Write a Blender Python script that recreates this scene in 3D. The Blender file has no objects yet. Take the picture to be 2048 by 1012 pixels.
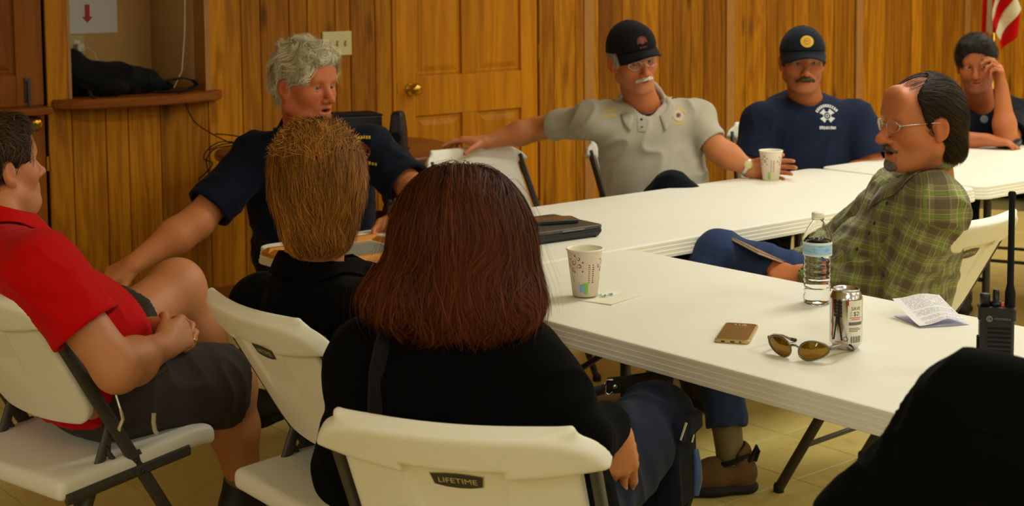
import bpy, math, random
import numpy as np
from mathutils import Vector, Matrix
sc = bpy.context.scene
col = sc.collection
R = math.radians
# ------------------------------------------------------------------ camera
cam = bpy.data.objects.new('camera', bpy.data.cameras.new('camera'))
col.objects.link(cam)
cam.location = (0, 0, 1.4973)
cam.rotation_euler = (Matrix.Rotation(R(90) - 0.0836, 4, 'X') @ Matrix.Rotation(-0.0084, 4, 'Z')).to_euler()
cd = cam.data
cd.sensor_fit = 'HORIZONTAL'; cd.sensor_width = 36.0
cd.lens = 2935.1 / 2048 * 36
cd.shift_y = (198.3 - 506) / 2048
cd.clip_start = 0.05
cd.dof.use_dof = True; cd.dof.focus_distance = 3.1; cd.dof.aperture_fstop = 7.5
sc.camera = cam
sc.view_settings.view_transform = 'Standard'
sc.view_settings.look = 'None'
sc.view_settings.gamma = 1.0
sc.view_settings.exposure = 0.0
sc.view_settings.use_curve_mapping = False
sc.cycles.use_denoising = True
sc.cycles.max_bounces = 10
sc.cycles.sample_clamp_indirect = 4.0
w = bpy.data.worlds.new('world'); sc.world = w; w.use_nodes = True
w.node_tree.nodes['Background'].inputs[0].default_value = (1, .8, .55, 1)
w.node_tree.nodes['Background'].inputs[1].default_value = 0.02
# room frame: u runs along the panelled wall, n points to it
UA = 0.6910
U = Vector((math.cos(UA), math.sin(UA), 0)); N = Vector((-math.sin(UA), math.cos(UA), 0)); ZV = Vector((0, 0, 1))
WN = 5.951
def room(s, n, z=0.0): return U * s + N * n + ZV * z
# fluorescent ceiling lamps of the hall
LAMPS = [(s_, n_, p_) for n_, p_, row in ((-8.0, 22, (-1, 2.6, 5.4, 8.2)), (-5.4, 20, (-1, 2.6, 5.4, 8.2)), (-2.8, 18, (-6, -3, -.2, 2.6, 5.4, 8.2)), (-.4, 24, (-6, -3.2, .6, 3.4, 6.2, 9.0)), (2.2, 34, (-6, -3.4, 3.9, 6.6, 9.3)), (4.2, 20, (-6, 5.4, 8.0, 10.2))) for s_ in row]
for i, (s, n, p) in enumerate(LAMPS):
    l = bpy.data.lights.new('ceiling_lamp_light', 'AREA'); l.shape = 'RECTANGLE'; l.size = 1.2; l.size_y = .6
    l.energy = p; l.color = (.97, 1, .92)
    o = bpy.data.objects.new('ceiling_lamp_light', l); col.objects.link(o)
    o.location = room(s, n, 2.70); o.rotation_euler = (0, 0, UA)

# ------------------------------------------------------------------ tagging
def tag(o, label, cat, group=None, kind=None):
    o['label'] = label; o['category'] = cat
    if group: o['group'] = group
    if kind: o['kind'] = kind
    return o
def thing(name, label, cat, loc=(0, 0, 0), rz=0, group=None):
    o = bpy.data.objects.new(name, None); col.objects.link(o)
    o.empty_display_size = .05
    o.location = loc; o.rotation_euler = (0, 0, rz)
    return tag(o, label, cat, group)
def copy_tree(o, parent=None):
    c = o.copy(); col.objects.link(c)
    if parent: c.parent = parent
    for ch in list(o.children): copy_tree(ch, c)
    return c
# ------------------------------------------------------------------ meshes
def mesh_np(name, V, F, smooth=True, cols=None, vec=None):
    V = np.asarray(V, np.float32); F = np.asarray(F, np.int32)
    me = bpy.data.meshes.new(name)
    k = F.shape[1]
    me.vertices.add(len(V)); me.vertices.foreach_set('co', V.ravel())
    me.loops.add(F.size); me.loops.foreach_set('vertex_index', F.ravel())
    me.polygons.add(len(F)); me.polygons.foreach_set('loop_start', np.arange(0, F.size, k, dtype=np.int32))
    me.polygons.foreach_set('use_smooth', np.full(len(F), smooth))
    if cols is not None:
        a = me.color_attributes.new('Col', 'FLOAT_COLOR', 'POINT')
        c4 = np.ones((len(V), 4), np.float32); c4[:, :3] = cols
        a.data.foreach_set('color', c4.ravel())
    if vec is not None:
        a = me.attributes.new('pl', 'FLOAT_VECTOR', 'POINT')
        a.data.foreach_set('vector', np.asarray(vec, np.float32).ravel())
    me.update(calc_edges=True); me.validate()
    return me
def link(name, me, mat, parent=None):
    o = bpy.data.objects.new(name, me); col.objects.link(o)
    if mat is not None: me.materials.append(mat)
    if parent is not None: o.parent = parent
    return o
class MB:
    def __init__(s): s.v = []; s.f = []; s.sm = []
    def add(s, V, F, sm=False):
        b = len(s.v); s.v += [tuple(x) for x in V]; s.f += [tuple(i + b for i in f) for f in F]; s.sm += [sm] * len(F); return s
    def box(s, c, h, M=None, bev=0.0):
        # box with chamfered edges
        c = Vector(c); hx, hy, hz = h; b = min(bev, .49 * min(h) * 2)
        if b <= 0:
            V = [Vector((x * hx, y * hy, z * hz)) for x in (-1, 1) for y in (-1, 1) for z in (-1, 1)]
            F = [(0, 1, 3, 2), (4, 6, 7, 5), (0, 4, 5, 1), (2, 3, 7, 6), (0, 2, 6, 4), (1, 5, 7, 3)]
        else:
            bm = __import__('bmesh').new(); bmm = __import__('bmesh')
            bmm.ops.create_cube(bm, size=1.0, matrix=Matrix.Diagonal((2 * hx, 2 * hy, 2 * hz, 1)))
            bmm.ops.bevel(bm, geom=bm.edges[:], offset=b, segments=2, affect='EDGES', profile=.6)
            bm.verts.index_update()
            V = [v.co.copy() for v in bm.verts]; F = [[v.index for v in f.verts] for f in bm.faces]; bm.free()
        if M is not None: V = [M @ v for v in V]
        return s.add([v + c for v in V], F)
    def ring(s, rings, closed=True, caps=True, sm=True, loop=False):
        n = len(rings[0]); V = [p for r in rings for p in r]; F = []
        m = len(rings)
        for i in range(m if loop else m - 1):
            for j in range(n if closed else n - 1):
                a = i * n + j; b = i * n + (j + 1) % n; i2 = (i + 1) % m
                F.append((a, b, i2 * n + (j + 1) % n, i2 * n + j))
        s.add(V, F, sm)
        if caps and not loop:
            s.add(rings[0], [tuple(range(n))[::-1]]); s.add(rings[-1], [tuple(range(n))])
        return s
    def tube(s, pts, r, n=8, sx=1.0, up=None, caps=True, loop=False):
        pts = [Vector(p) for p in pts]; rs = r if isinstance(r, (list, tuple)) else [r] * len(pts)
        rings = []; pu = None
        for i, p in enumerate(pts):
            if loop: t = pts[(i + 1) % len(pts)] - pts[i - 1]
            else: t = pts[min(i + 1, len(pts) - 1)] - pts[max(i - 1, 0)]
            t.normalize()
            a = Vector(up) if up is not None else (pu if pu is not None else (Vector((0, 0, 1)) if abs(t.z) < .9 else Vector((1, 0, 0))))
            e = t.cross(a); e.normalize(); g = e.cross(t); pu = g
            rings.append([p + (e * math.cos(q) * sx + g * math.sin(q)) * rs[i] for q in [2 * math.pi * k / n for k in range(n)]])
        return s.ring(rings, caps=caps, loop=loop)
    def lathe(s, prof, c=(0, 0, 0), n=24, caps=False, M=None):
        c = Vector(c); rings = []
        for (r, z) in prof:
            q = [Vector((r * math.cos(2 * math.pi * k / n), r * math.sin(2 * math.pi * k / n), z)) for k in range(n)]
            if M is not None: q = [M @ x for x in q]
            rings.append([x + c for x in q])
        return s.ring(rings, caps=caps)
    def loft(s, outline, prof, M=None):
        """outline: function inset->list of 2D pts; prof: list of (inset,z)"""
        rings = [[Vector((x, y, z)) for x, y in outline(i)] for i, z in prof]
        if M is not None: rings = [[M @ v for v in r] for r in rings]
        return s.ring(rings, caps=True, sm=False)
    def build(s, name, mat, parent=None, smooth=None):
        me = bpy.data.meshes.new(name); me.from_pydata([tuple(v) for v in s.v], [], s.f)
        me.polygons.foreach_set('use_smooth', [bool(x) if smooth is None else smooth for x in s.sm])
        me.update()
        return link(name, me, mat, parent)
def rrect(hx, hy, r, n=5):
    def f(i):
        a, b, q = hx - i, hy - i, max(r - i, .0005); P = []
        for cx, cy, t0 in ((1, 1, 0), (-1, 1, 90), (-1, -1, 180), (1, -1, 270)):
            for k in range(n + 1):
                t = R(t0 + 90 * k / n); P.append((cx * (a - q) + q * math.cos(t), cy * (b - q) + q * math.sin(t)))
        return P
    return f
def slab(hx, hy, r, z0, z1, bev=.002, n=5, M=None):
    return MB().loft(rrect(hx, hy, r, n), [(bev, z0), (0, z0 + bev), (0, z1 - bev), (bev, z1)], M)
def text_mesh(body, size, align='CENTER', ext=0.0):
    cu = bpy.data.curves.new('lettering', 'FONT'); cu.body = body; cu.size = size; cu.align_x = align; cu.align_y = 'CENTER'; cu.extrude = ext; cu.resolution_u = 3
    o = bpy.data.objects.new('lettering', cu); col.objects.link(o)
    me = bpy.data.meshes.new_from_object(o.evaluated_get(bpy.context.evaluated_depsgraph_get()))
    bpy.data.objects.remove(o); bpy.data.curves.remove(cu)
    V = [v.co.copy() for v in me.vertices]; F = [tuple(p.vertices) for p in me.polygons]
    bpy.data.meshes.remove(me)
    return V, F
# ------------------------------------------------------------------ materials
def srgb(r, g, b):
    f = lambda c: (c / 255 / 12.92) if c <= 10 else ((c / 255 + .055) / 1.055) ** 2.4
    return (f(r), f(g), f(b), 1)
class NT:
    def __init__(s, name):
        s.m = bpy.data.materials.new(name); s.m.use_nodes = True; s.t = s.m.node_tree
        s.b = s.t.nodes['Principled BSDF']; s.out = s.t.nodes['Material Output']
    def n(s, typ, **kw):
        x = s.t.nodes.new('ShaderNode' + typ)
        for k, v in kw.items():
            if k.startswith('i_'):
                kk = k[2:]; kk = int(kk) if kk.isdigit() else kk.replace('_', ' ')
                x.inputs[kk].default_value = v
            else: setattr(x, k, v)
        return x
    def l(s, a, b): s.t.links.new(a, b)
    def math(s, op, a, b=None, c=None):
        x = s.n('Math', operation=op)
        for i, q in enumerate((a, b, c)):
            if q is None: continue
            if isinstance(q, (int, float)): x.inputs[i].default_value = q
            else: s.l(q, x.inputs[i])
        return x.outputs[0]
    def mix(s, f, a, b, bt='MIX'):
        x = s.n('Mix', data_type='RGBA', blend_type=bt)
        for k, q in ((0, f), (6, a), (7, b)):
            if isinstance(q, (int, float, tuple)): x.inputs[k].default_value = q
            else: s.l(q, x.inputs[k])
        return x.outputs[2]
    def ramp(s, f, stops, interp='LINEAR'):
        x = s.n('ValToRGB'); x.color_ramp.interpolation = interp
        e = x.color_ramp.elements
        while len(e) < len(stops): e.new(.5)
        for q, (p, c) in zip(e, stops): q.position = p; q.color = c
        s.l(f, x.inputs[0]); return x.outputs[0]
    def coord(s, kind='Object', scale=None):
        t = s.n('TexCoord').outputs[kind]
        if scale is not None:
            m = s.n('Mapping'); m.inputs['Scale'].default_value = scale; s.l(t, m.inputs[0]); return m.outputs[0]
        return t
    def noise(s, vec, scale, detail=4, rough=.55, dist=0.0):
        x = s.n('TexNoise'); x.inputs['Scale'].default_value = scale; x.inputs['Detail'].default_value = detail
        x.inputs['Roughness'].default_value = rough; x.inputs['Distortion'].default_value = dist
        if vec is not None: s.l(vec, x.inputs['Vector'])
        return x.outputs[0]
    def bump(s, h, strength=.2, dist=.01):
        x = s.n('Bump'); x.inputs['Strength'].default_value = strength; x.inputs['Distance'].default_value = dist
        s.l(h, x.inputs['Height']); s.l(x.outputs[0], s.b.inputs['Normal'])
    def set(s, color=None, rough=None, metal=None, spec=None, **kw):
        if color is not None:
            if isinstance(color, tuple): s.b.inputs['Base Color'].default_value = color
            else: s.l(color, s.b.inputs['Base Color'])
        if rough is not None:
            if isinstance(rough, (int, float)): s.b.inputs['Roughness'].default_value = rough
            else: s.l(rough, s.b.inputs['Roughness'])
        if metal is not None: s.b.inputs['Metallic'].default_value = metal
        if spec is not None: s.b.inputs['Specular IOR Level'].default_value = spec
        for k, v in kw.items(): s.b.inputs[k.replace('_', ' ')].default_value = v
        return s
def plain(name, color, rough=.5, metal=0, spec=.5, nscale=60, namp=.12, bump=0.0, **kw):
    t = NT(name); c = t.coord()
    nz = t.noise(c, nscale, 4)
    dark = tuple(x * (1 - namp) for x in color[:3]) + (1,); lite = tuple(min(1, x * (1 + namp)) for x in color[:3]) + (1,)
    t.set(t.ramp(nz, [(.3, dark), (.7, lite)]), rough, metal, spec, **kw)
    if bump: t.bump(nz, bump, .002)
    return t.m
def wood(name, c_dark, c_mid, c_lite, rough=.5, axis='Z', vary=.35, spec=.16, grain=1.0, knots=True, warm=None):
    t = NT(name)
    info = t.n('ObjectInfo')
    off = t.n('CombineXYZ'); r1 = t.math('MULTIPLY', info.outputs['Random'], 37.0); r2 = t.math('MULTIPLY', info.outputs['Random'], 91.0)
    t.l(r1, off.inputs[0]); t.l(r2, off.inputs[1]); t.l(r1, off.inputs[2])
    add = t.n('VectorMath', operation='ADD'); t.l(t.coord('Object'), add.inputs[0]); t.l(off.outputs[0], add.inputs[1])
    mp = t.n('Mapping'); sc_ = {'X': (.55, 9, 9), 'Y': (9, .55, 9), 'Z': (9, 9, .55)}[axis]; mp.inputs['Scale'].default_value = sc_
    t.l(add.outputs[0], mp.inputs[0])
    big = t.noise(mp.outputs[0], 1.0 * grain, 3, .5, .8)
    # cathedral rings: sine of distorted noise
    rings = t.math('MULTIPLY_ADD', t.math('SINE', t.math('MULTIPLY', big, 46.0)), .5, .5)
    mp2 = t.n('Mapping'); mp2.inputs['Scale'].default_value = tuple(x * 9 for x in sc_); t.l(add.outputs[0], mp2.inputs[0])
    fine = t.noise(mp2.outputs[0], 2.2, 4, .65)
    f = t.math('ADD', t.math('MULTIPLY', rings, .24), t.math('MULTIPLY_ADD', fine, .5, .16))
    c = t.ramp(f, [(.12, c_dark), (.48, c_mid), (.85, c_lite)])
    mpb = t.n('Mapping'); mpb.inputs['Scale'].default_value = tuple(x * .9 for x in sc_); t.l(add.outputs[0], mpb.inputs[0])
    c = t.mix(t.math('MULTIPLY', t.ramp(t.noise(mpb.outputs[0], 1.6, 2), [(.50, (0, 0, 0, 1)), (.72, (1, 1, 1, 1))]), .55), c, c_dark)
    if knots:
        mp3 = t.n('Mapping'); mp3.inputs['Scale'].default_value = {'Z': (7, 7, 1.9), 'X': (1.9, 7, 7), 'Y': (7, 1.9, 7)}[axis]; t.l(add.outputs[0], mp3.inputs[0])
        vo = t.n('TexVoronoi'); vo.inputs['Scale'].default_value = 1.0; t.l(mp3.outputs[0], vo.inputs['Vector'])
        k = t.ramp(vo.outputs['Distance'], [(.05, (1, 1, 1, 1)), (.2, (0, 0, 0, 1))])
        c = t.mix(t.math('MULTIPLY', k, .8), c, tuple(x * .35 for x in c_dark[:3]) + (1,))
    # each board its own tone
    v = t.math('MULTIPLY_ADD', info.outputs['Random'], vary, 1 - vary * .55)
    vv = t.n('CombineColor'); t.l(v, vv.inputs[0]); t.l(t.math('POWER', v, 1.15), vv.inputs[1]); t.l(t.math('POWER', v, 1.3), vv.inputs[2])
    c = t.mix(1.0, c, vv.outputs[0], 'MULTIPLY')
    t.set(c, rough, 0, spec); t.bump(f, .12, .002)
    return t.m
def attr_mat(name, rough=.5, spec=.4, bump=None, bscale=200, sheen=0, sss=0):
    t = NT(name); a = t.n('Attribute', attribute_name='Col')
    c = a.outputs['Color']
    nz = t.noise(t.coord(), bscale, 3)
    c = t.mix(.14, c, t.ramp(nz, [(.3, (.25, .25, .25, 1)), (.7, (1, 1, 1, 1))]), 'MULTIPLY')
    t.set(c, rough, 0, spec)
    if bump: t.bump(nz, bump, .002)
    if sheen: t.b.inputs['Sheen Weight'].default_value = sheen
    if sss:
        t.b.inputs['Subsurface Weight'].default_value = sss; t.b.inputs['Subsurface Radius'].default_value = (.008, .003, .0015); t.b.inputs['Subsurface Scale'].default_value = 1.0
    return t.m
def cloth(name, color, rough=.85, weave=900, amp=.25, big=.18, spec=.08, sheen=.04, bump=.15):
    t = NT(name); c = t.coord()
    a = t.noise(c, weave, 2, .6); b = t.noise(c, 9, 3)
    f = t.math('ADD', t.math('MULTIPLY', a, amp), t.math('MULTIPLY', b, big))
    d = tuple(x * (1 - amp) for x in color[:3]) + (1,); l = tuple(min(1, x * (1 + amp)) for x in color[:3]) + (1,)
    t.set(t.ramp(f, [(.08, d), (.36, l)]), rough, 0, spec, Sheen_Weight=sheen)
    t.bump(a, bump, .001)
    return t.m
M = {}
M['white_plastic'] = plain('white_plastic', srgb(238, 232, 214), .45, spec=.4, nscale=400, namp=.035, bump=.05)
M['table_white'] = plain('table_white', srgb(240, 235, 219), .5, spec=.35, nscale=300, namp=.025, bump=.05)
M['dark_steel'] = plain('dark_steel', srgb(38, 36, 34), .42, spec=.5, nscale=90, namp=.2)
M['chair_steel'] = plain('chair_steel', srgb(62, 58, 50), .45, spec=.5, nscale=90, namp=.15)
M['black_plastic'] = plain('black_plastic', srgb(22, 22, 22), .45, spec=.45, nscale=200, namp=.25, bump=.08)
M['black_matte'] = plain('black_matte', srgb(16, 16, 17), .75, spec=.2, nscale=200, namp=.25)
M['black_strap'] = cloth('black_strap', srgb(34, 31, 28), .7, 1500, .3)
M['brass'] = plain('brass', srgb(200, 150, 50), .22, 1.0, nscale=20, namp=.1)
M['chrome'] = plain('chrome', srgb(205, 205, 205), .2, 1.0, nscale=20, namp=.06)
M['gold'] = plain('gold', srgb(226, 178, 86), .25, 1.0, nscale=20, namp=.05)
M['cream'] = plain('cream', srgb(205, 190, 135), .45, nscale=30, namp=.04)
M['ink'] = plain('ink', srgb(28, 26, 24), .6, nscale=80, namp=.1)
M['board'] = wood('board', srgb(104, 56, 4), srgb(164, 100, 5), srgb(196, 132, 14), vary=.55)
M['door_wood'] = wood('door_wood', srgb(150, 88, 4), srgb(184, 114, 5), srgb(204, 134, 10), vary=.16, grain=.7, knots=False)
M['door_dark'] = wood('door_dark', srgb(104, 56, 8), srgb(134, 74, 12), srgb(150, 88, 18), vary=.16, grain=.7, knots=False)
M['batten'] = plain('batten', srgb(168, 112, 46), .5, nscale=14, namp=.08)
M['shelf_wood'] = wood('shelf_wood', srgb(98, 50, 10), srgb(140, 76, 18), srgb(160, 94, 26), axis='X', vary=.1, knots=False)
M['round_wood'] = wood('round_wood', srgb(82, 42, 18), srgb(116, 62, 26), srgb(138, 78, 34), axis='X', vary=.1, knots=False, rough=.3)
M['dark_wood'] = wood('dark_wood', srgb(42, 16, 10), srgb(66, 28, 16), srgb(84, 38, 22), vary=.1, knots=False, rough=.35)
M['frame_wood'] = wood('frame_wood', srgb(170, 100, 36), srgb(204, 136, 56), srgb(222, 160, 78), axis='X', vary=.08, knots=False, rough=.35)
M['gap'] = plain('gap', srgb(40, 22, 8), .9, spec=.1)
M['drywall'] = plain('drywall', srgb(214, 172, 112), .9, spec=.15, nscale=160, namp=.05, bump=.1)
M['plaster'] = plain('plaster', srgb(190, 168, 120), .9, spec=.15, nscale=120, namp=.05)
M['ceiling'] = plain('ceiling', srgb(225, 218, 200), .9, spec=.1, nscale=90, namp=.06)
M['paper'] = plain('paper', srgb(240, 238, 236), .85, spec=.15, nscale=40, namp=.02)
M['cup_paper'] = plain('cup_paper', srgb(232, 214, 196), .6, spec=.25, nscale=60, namp=.03)
M['cup_white'] = plain('cup_white', srgb(240, 233, 210), .5, spec=.3, nscale=40, namp=.02)
M['print_brown'] = plain('print_brown', srgb(132, 78, 44), .6, nscale=200, namp=.1)
M['print_green'] = plain('print_green', srgb(140, 190, 80), .6, nscale=200, namp=.12)
M['print_leaf'] = plain('print_leaf', srgb(70, 150, 80), .6, nscale=300, namp=.3)
M['print_blue'] = plain('print_blue', srgb(128, 176, 206), .6, nscale=200, namp=.06)
M['print_red'] = plain('print_red', srgb(190, 34, 30), .5, nscale=100, namp=.08)
M['print_orange'] = plain('print_orange', srgb(214, 74, 40), .5, nscale=100, namp=.08)
M['print_grey'] = plain('print_grey', srgb(120, 112, 108), .6, nscale=100, namp=.1)
M['screen_glass'] = plain('screen_glass', srgb(14, 14, 15), .08, spec=.6, nscale=10, namp=.05)
# ================================================================== ROOM
def struct(o): o['kind'] = 'structure'; return o
WM = Matrix((( U.x, N.x, 0, 0), (U.y, N.y, 0, 0), (0, 0, 1, 0), (0, 0, 0, 1)))      # wall frame: x=s, y=n, z
def wall_root(name, me_build, mat):
    o = me_build.build(name, mat); o.matrix_world = WM; return struct(o)
H = 2.75
S0, S1, N0 = -7.6, 11.6, -9.5
OP0, OP1, OPZ0, OPZ1 = 2.506, 3.136, .985, 2.05           # serving opening
D0, D1, DH = 4.168, 5.119, 2.05                           # six panel door
L0, L1 = 1.50, 2.398                                      # split door at the far left
mb = MB()
def wbox(mb, s0, s1, z0, z1, n0, n1, bev=0): return mb.box(((s0 + s1) / 2, (n0 + n1) / 2, (z0 + z1) / 2), ((s1 - s0) / 2, (n1 - n0) / 2, (z1 - z0) / 2), bev=bev)
T0, T1 = WN + .012, WN + .10
for a, b, z0, z1 in ((S0, L0, 0, H), (L0, L1, DH, H), (L1, OP0, 0, H), (OP0, OP1, 0, OPZ0), (OP0, OP1, OPZ1, H), (OP1, D0, 0, H), (D0, D1, DH, H), (D1, S1, 0, H)):
    wbox(mb, a, b, z0, z1, T0, T1)
wall_back = wall_root('wall_back', mb, M['gap'])
# side and front walls, floor, ceiling
wall_root('wall_left', wbox(MB(), S0 - .1, S0, 0, H, N0, T1), M['plaster'])
wall_root('wall_right', wbox(MB(), S1, S1 + .1, 0, H, N0, T1), M['plaster'])
wall_root('wall_front', wbox(MB(), S0 - .1, S1 + .1, 0, H, N0 - .1, N0), M['plaster'])
wall_root('ceiling', wbox(MB(), S0 - .1, S1 + .1, H, H + .1, N0 - .1, WN + .9), M['ceiling'])
floor = wall_root('floor', wbox(MB(), S0 - .1, S1 + .1, -.1, -.004, N0 - .1, WN + .9), M['gap'])
# ------------------------------------------------ wall boards, one object each
rnd = random.Random(4)
bcache = {}
def wall_board(s0, s1, z0, z1):
    w_ = round(s1 - s0 - .004, 3); h_ = round(z1 - z0, 3)
    if w_ < .008: return
    k = (w_, h_)
    if k not in bcache:
        m_ = MB(); hw, b = w_ / 2, min(.003, w_ / 5)
        V = [(-hw, 0, 0), (-hw, -.010, 0), (-hw + b, -.012, 0), (hw - b, -.012, 0), (hw, -.010, 0), (hw, 0, 0)]
        V = V + [(x, y, h_) for x, y, z in V]
        F = [(i, i + 1, i + 7, i + 6) for i in range(5)] + [(5, 4, 3, 2, 1, 0), (6, 7, 8, 9, 10, 11)]
        m_.add(V, F); o = m_.build('board', M['board'], wall_back); bcache[k] = o.data
    else: o = link('board', bcache[k], None, wall_back)
    o.location = ((s0 + s1) / 2, T0, z0)
def run(edges, z0, z1):
    for a, b in zip(edges, edges[1:]): wall_board(a, b, z0, z1)
LOW = [L1 + .003, 2.5058, 2.6558, 2.7591, 2.9100, 3.1450]
run([L1 + .003, OP0], OPZ0 - .03, H)
run(LOW, .085, OPZ0 - .03)
run([OP0 - .0, 2.6558, 2.7591, 2.9100, OP1], OPZ1, H)
run([3.1458, 3.3204, 3.4217, 3.5733, 3.6740, 3.8302, 3.9128, 4.0582, D0 - .012], .085, H)
run([OP1, 3.1458], OPZ0 - .03, H)
run([D0 - .012, D0 + .12, D0 + .3, D0 + .42, D0 + .6, D0 + .78, D1 + .012], DH + .01, H)
xs = [1085, 1108, 1151, 1170]
run([D1 + .012] + [5.2187, 5.3749, 5.4489], .085, H)
run([5.4937, 5.5501, 5.7303, 5.8164, 6.0246, 6.1354, 6.2859, 6.3968, 6.5490, 6.5843], .085, H)
run([6.6687, 6.7679, 6.9564, 7.0598, 7.2176, 7.3592, 7.4986, 7.6100, 7.7542, 7.8274], .085, H)
run([7.9226, 7.9706, 8.1549, 8.2542, 8.4512, 8.5660, 8.7178, 8.8127, 8.9511, 9.0611], .085, H)
run([9.1477, 9.3300, 9.4324, 9.5949, 9.7272, 9.85, 9.98, 10.2, 10.3], .085, H)
run([-1.4, -.9, -.6, -.42, -.1, .2, .38, .7, 1.0, 1.2, L0 - .012], .085, H); run([S0, -6.4, -5.2, -4.0, -2.8, -1.4], .085, H)
for i, px in enumerate((5.4712, 6.6242, 7.8748, 9.1043, 10.33)):
    o = wbox(MB(), px - .036, px + .036, .085, H, T0 - .02, T0, .003).build('trim_%d' % (i + 1), M['batten'], None); o.matrix_world = WM; struct(o)
run([10.38, 10.5, 10.7, 10.82, 11.0, 11.2, 11.35, 11.55], .085, H)
for nm, a, b in (('baseboard_back', L1 + .01, D0 - .03), ('baseboard_right', D1 + .03, S1), ('baseboard_left', S0, L0 - .03)):
    o = wbox(MB(), a, b, 0, .095, T0 - .022, T0 + .001, .004).build(nm, M['shelf_wood']); o.matrix_world = WM; struct(o)
# ------------------------------------------------ serving opening with niche
niche = MB()
wbox(niche, OP0 - .9, OP1 + .1, 0, H, WN + .548, WN + .62); wbox(niche, OP1 + .004, OP1 + .1, 0, H, WN + .1, WN + .55)
wbox(niche, OP0 - .9, OP0 - .8, 0, H, WN + .1, WN + .55)
wall_root('wall_niche', niche, M['drywall'])
jamb = MB(); wbox(jamb, OP0 - .012, OP0 + .002, OPZ0, OPZ1, WN - .003, WN + .1); wbox(jamb, OP1 - .002, OP1 + .024, OPZ0, OPZ1, WN - .003, WN + .1); wbox(jamb, OP0, OP1, OPZ1 - .012, OPZ1 + .002, WN - .003, WN + .1)
wall_root('window_1', jamb, M['batten'])
# counter with a bowed front
def shelf_outline(i):
    P = []
    a, b = 2.4189, 3.2057
    for k in range(17):
        t = k / 16; s = a + i + (b - a - 2 * i) * t
        P.append((s, WN - .02 - (.135 - i) * (1 - (2 * t - 1) ** 2) ** .62))
    P += [(b - i, WN + .01), (OP1 - .004, WN + .01), (OP1 - .004, WN + .30), (OP0 + .006, WN + .30), (OP0 + .006, WN + .01), (a + i, WN + .01)]
    return P
sh = MB().loft(shelf_outline, [(.006, OPZ0 - .028), (0, OPZ0 - .022), (0, OPZ0 + .006), (.006, OPZ0 + .012)]).build('service_counter', M['shelf_wood'])
sh.matrix_world = WM; struct(sh); sh.name = 'trim_7'
ZC = OPZ0 + .012
# sign with red arrow and power outlet on the niche wall
sg = thing('arrow_sign', 'white paper sign with a red down arrow on the tan niche wall', 'sign'); sg.matrix_world = WM
nb = WN + .547
s_a, s_b = 2.7130, 2.9709
wbox(MB(), s_a, s_b, 1.2500, 2.0, nb - .002, nb).build('sheet', M['paper'], sg)
ar = MB(); ac = 2.8242; za, zb = 1.2975, 1.3830; hw = .012
ar.add([(ac - hw, nb - .0035, zb), (ac + hw, nb - .0035, zb), (ac + hw, nb - .0035, za + .03), (ac + .026, nb - .0035, za + .03), (ac, nb - .0035, za), (ac - .026, nb - .0035, za + .03), (ac - hw, nb - .0035, za + .03)], [(0, 1, 2, 3, 4, 5, 6)])
ar.build('red_arrow', M['print_red'], sg)
ol = thing('power_outlet', 'cream power outlet plate on the niche wall above the black backpack', 'outlet'); ol.matrix_world = WM
so, zo = 2.7683, 1.1860
wbox(MB(), so - .036, so + .036, zo - .058, zo + .058, nb - .006, nb, .003).build('plate', M['cream'], ol)
for dz in (-.02, .02): wbox(MB(), so - .014, so + .014, zo + dz - .013, zo + dz + .013, nb - .009, nb - .005, .002).build('socket', M['cup_white'], ol)
ch = thing('phone_charger', 'small white plug charger in the niche outlet above the backpack', 'charger'); ch.matrix_world = WM
cs, cz = 2.7757, 1.1880
wbox(MB(), cs - .02, cs + .012, cz - .018, cz + .016, nb - .045, nb - .008, .004).build('charger_body', M['cup_white'], ch)
MB().tube([(cs - .005, nb - .045, cz - .01), (cs + .02, nb - .06, cz), (cs + .05, nb - .07, cz - .03), (cs + .07, nb - .08, cz - .1), (cs + .09, nb - .1, cz - .2)], .002, 6).build('charger_cable', M['cup_white'], ch)
wc = MB()
s1_, z1_ = OP1 - .028, 2.0
wc.tube([(s1_, WN + .10, 2.0), (s1_ + .004, WN + .12, 1.6), (s1_ - .004, WN + .13, 1.25), (s1_ - .012, WN + .15, 1.08), (s1_ - .05, WN + .16, ZC + .006), (s1_ - .12, WN + .19, ZC + .02), (s1_ - .2, WN + .22, ZC + .004)], .003, 6)
o = wc.build('white_cord', M['cup_white']); o.matrix_world = WM; tag(o, 'thin white cord hanging down the right jamb of the serving opening', 'cord')
# ------------------------------------------------ light switch plate
sw = thing('light_switch', 'cream three gang light switch plate on the wall beside the door', 'light switch'); sw.matrix_world = WM
ss, sz = 3.8337, 1.1828
wbox(MB(), ss - .082, ss + .082, sz - .058, sz + .058, T0 - .020, T0 - .012, .004).build('plate', M['cream'], sw)
for k in (-1, 0, 1):
    wbox(MB(), ss + k * .046 - .006, ss + k * .046 + .006, sz - .013, sz + .013, T0 - .022, T0 - .019, .001).build('slot', M['print_grey'], sw)
    wbox(MB(), ss + k * .046 - .004, ss + k * .046 + .004, sz - .008, sz + .004, T0 - .031, T0 - .018, .002).build('toggle', M['cream'], sw)
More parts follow.
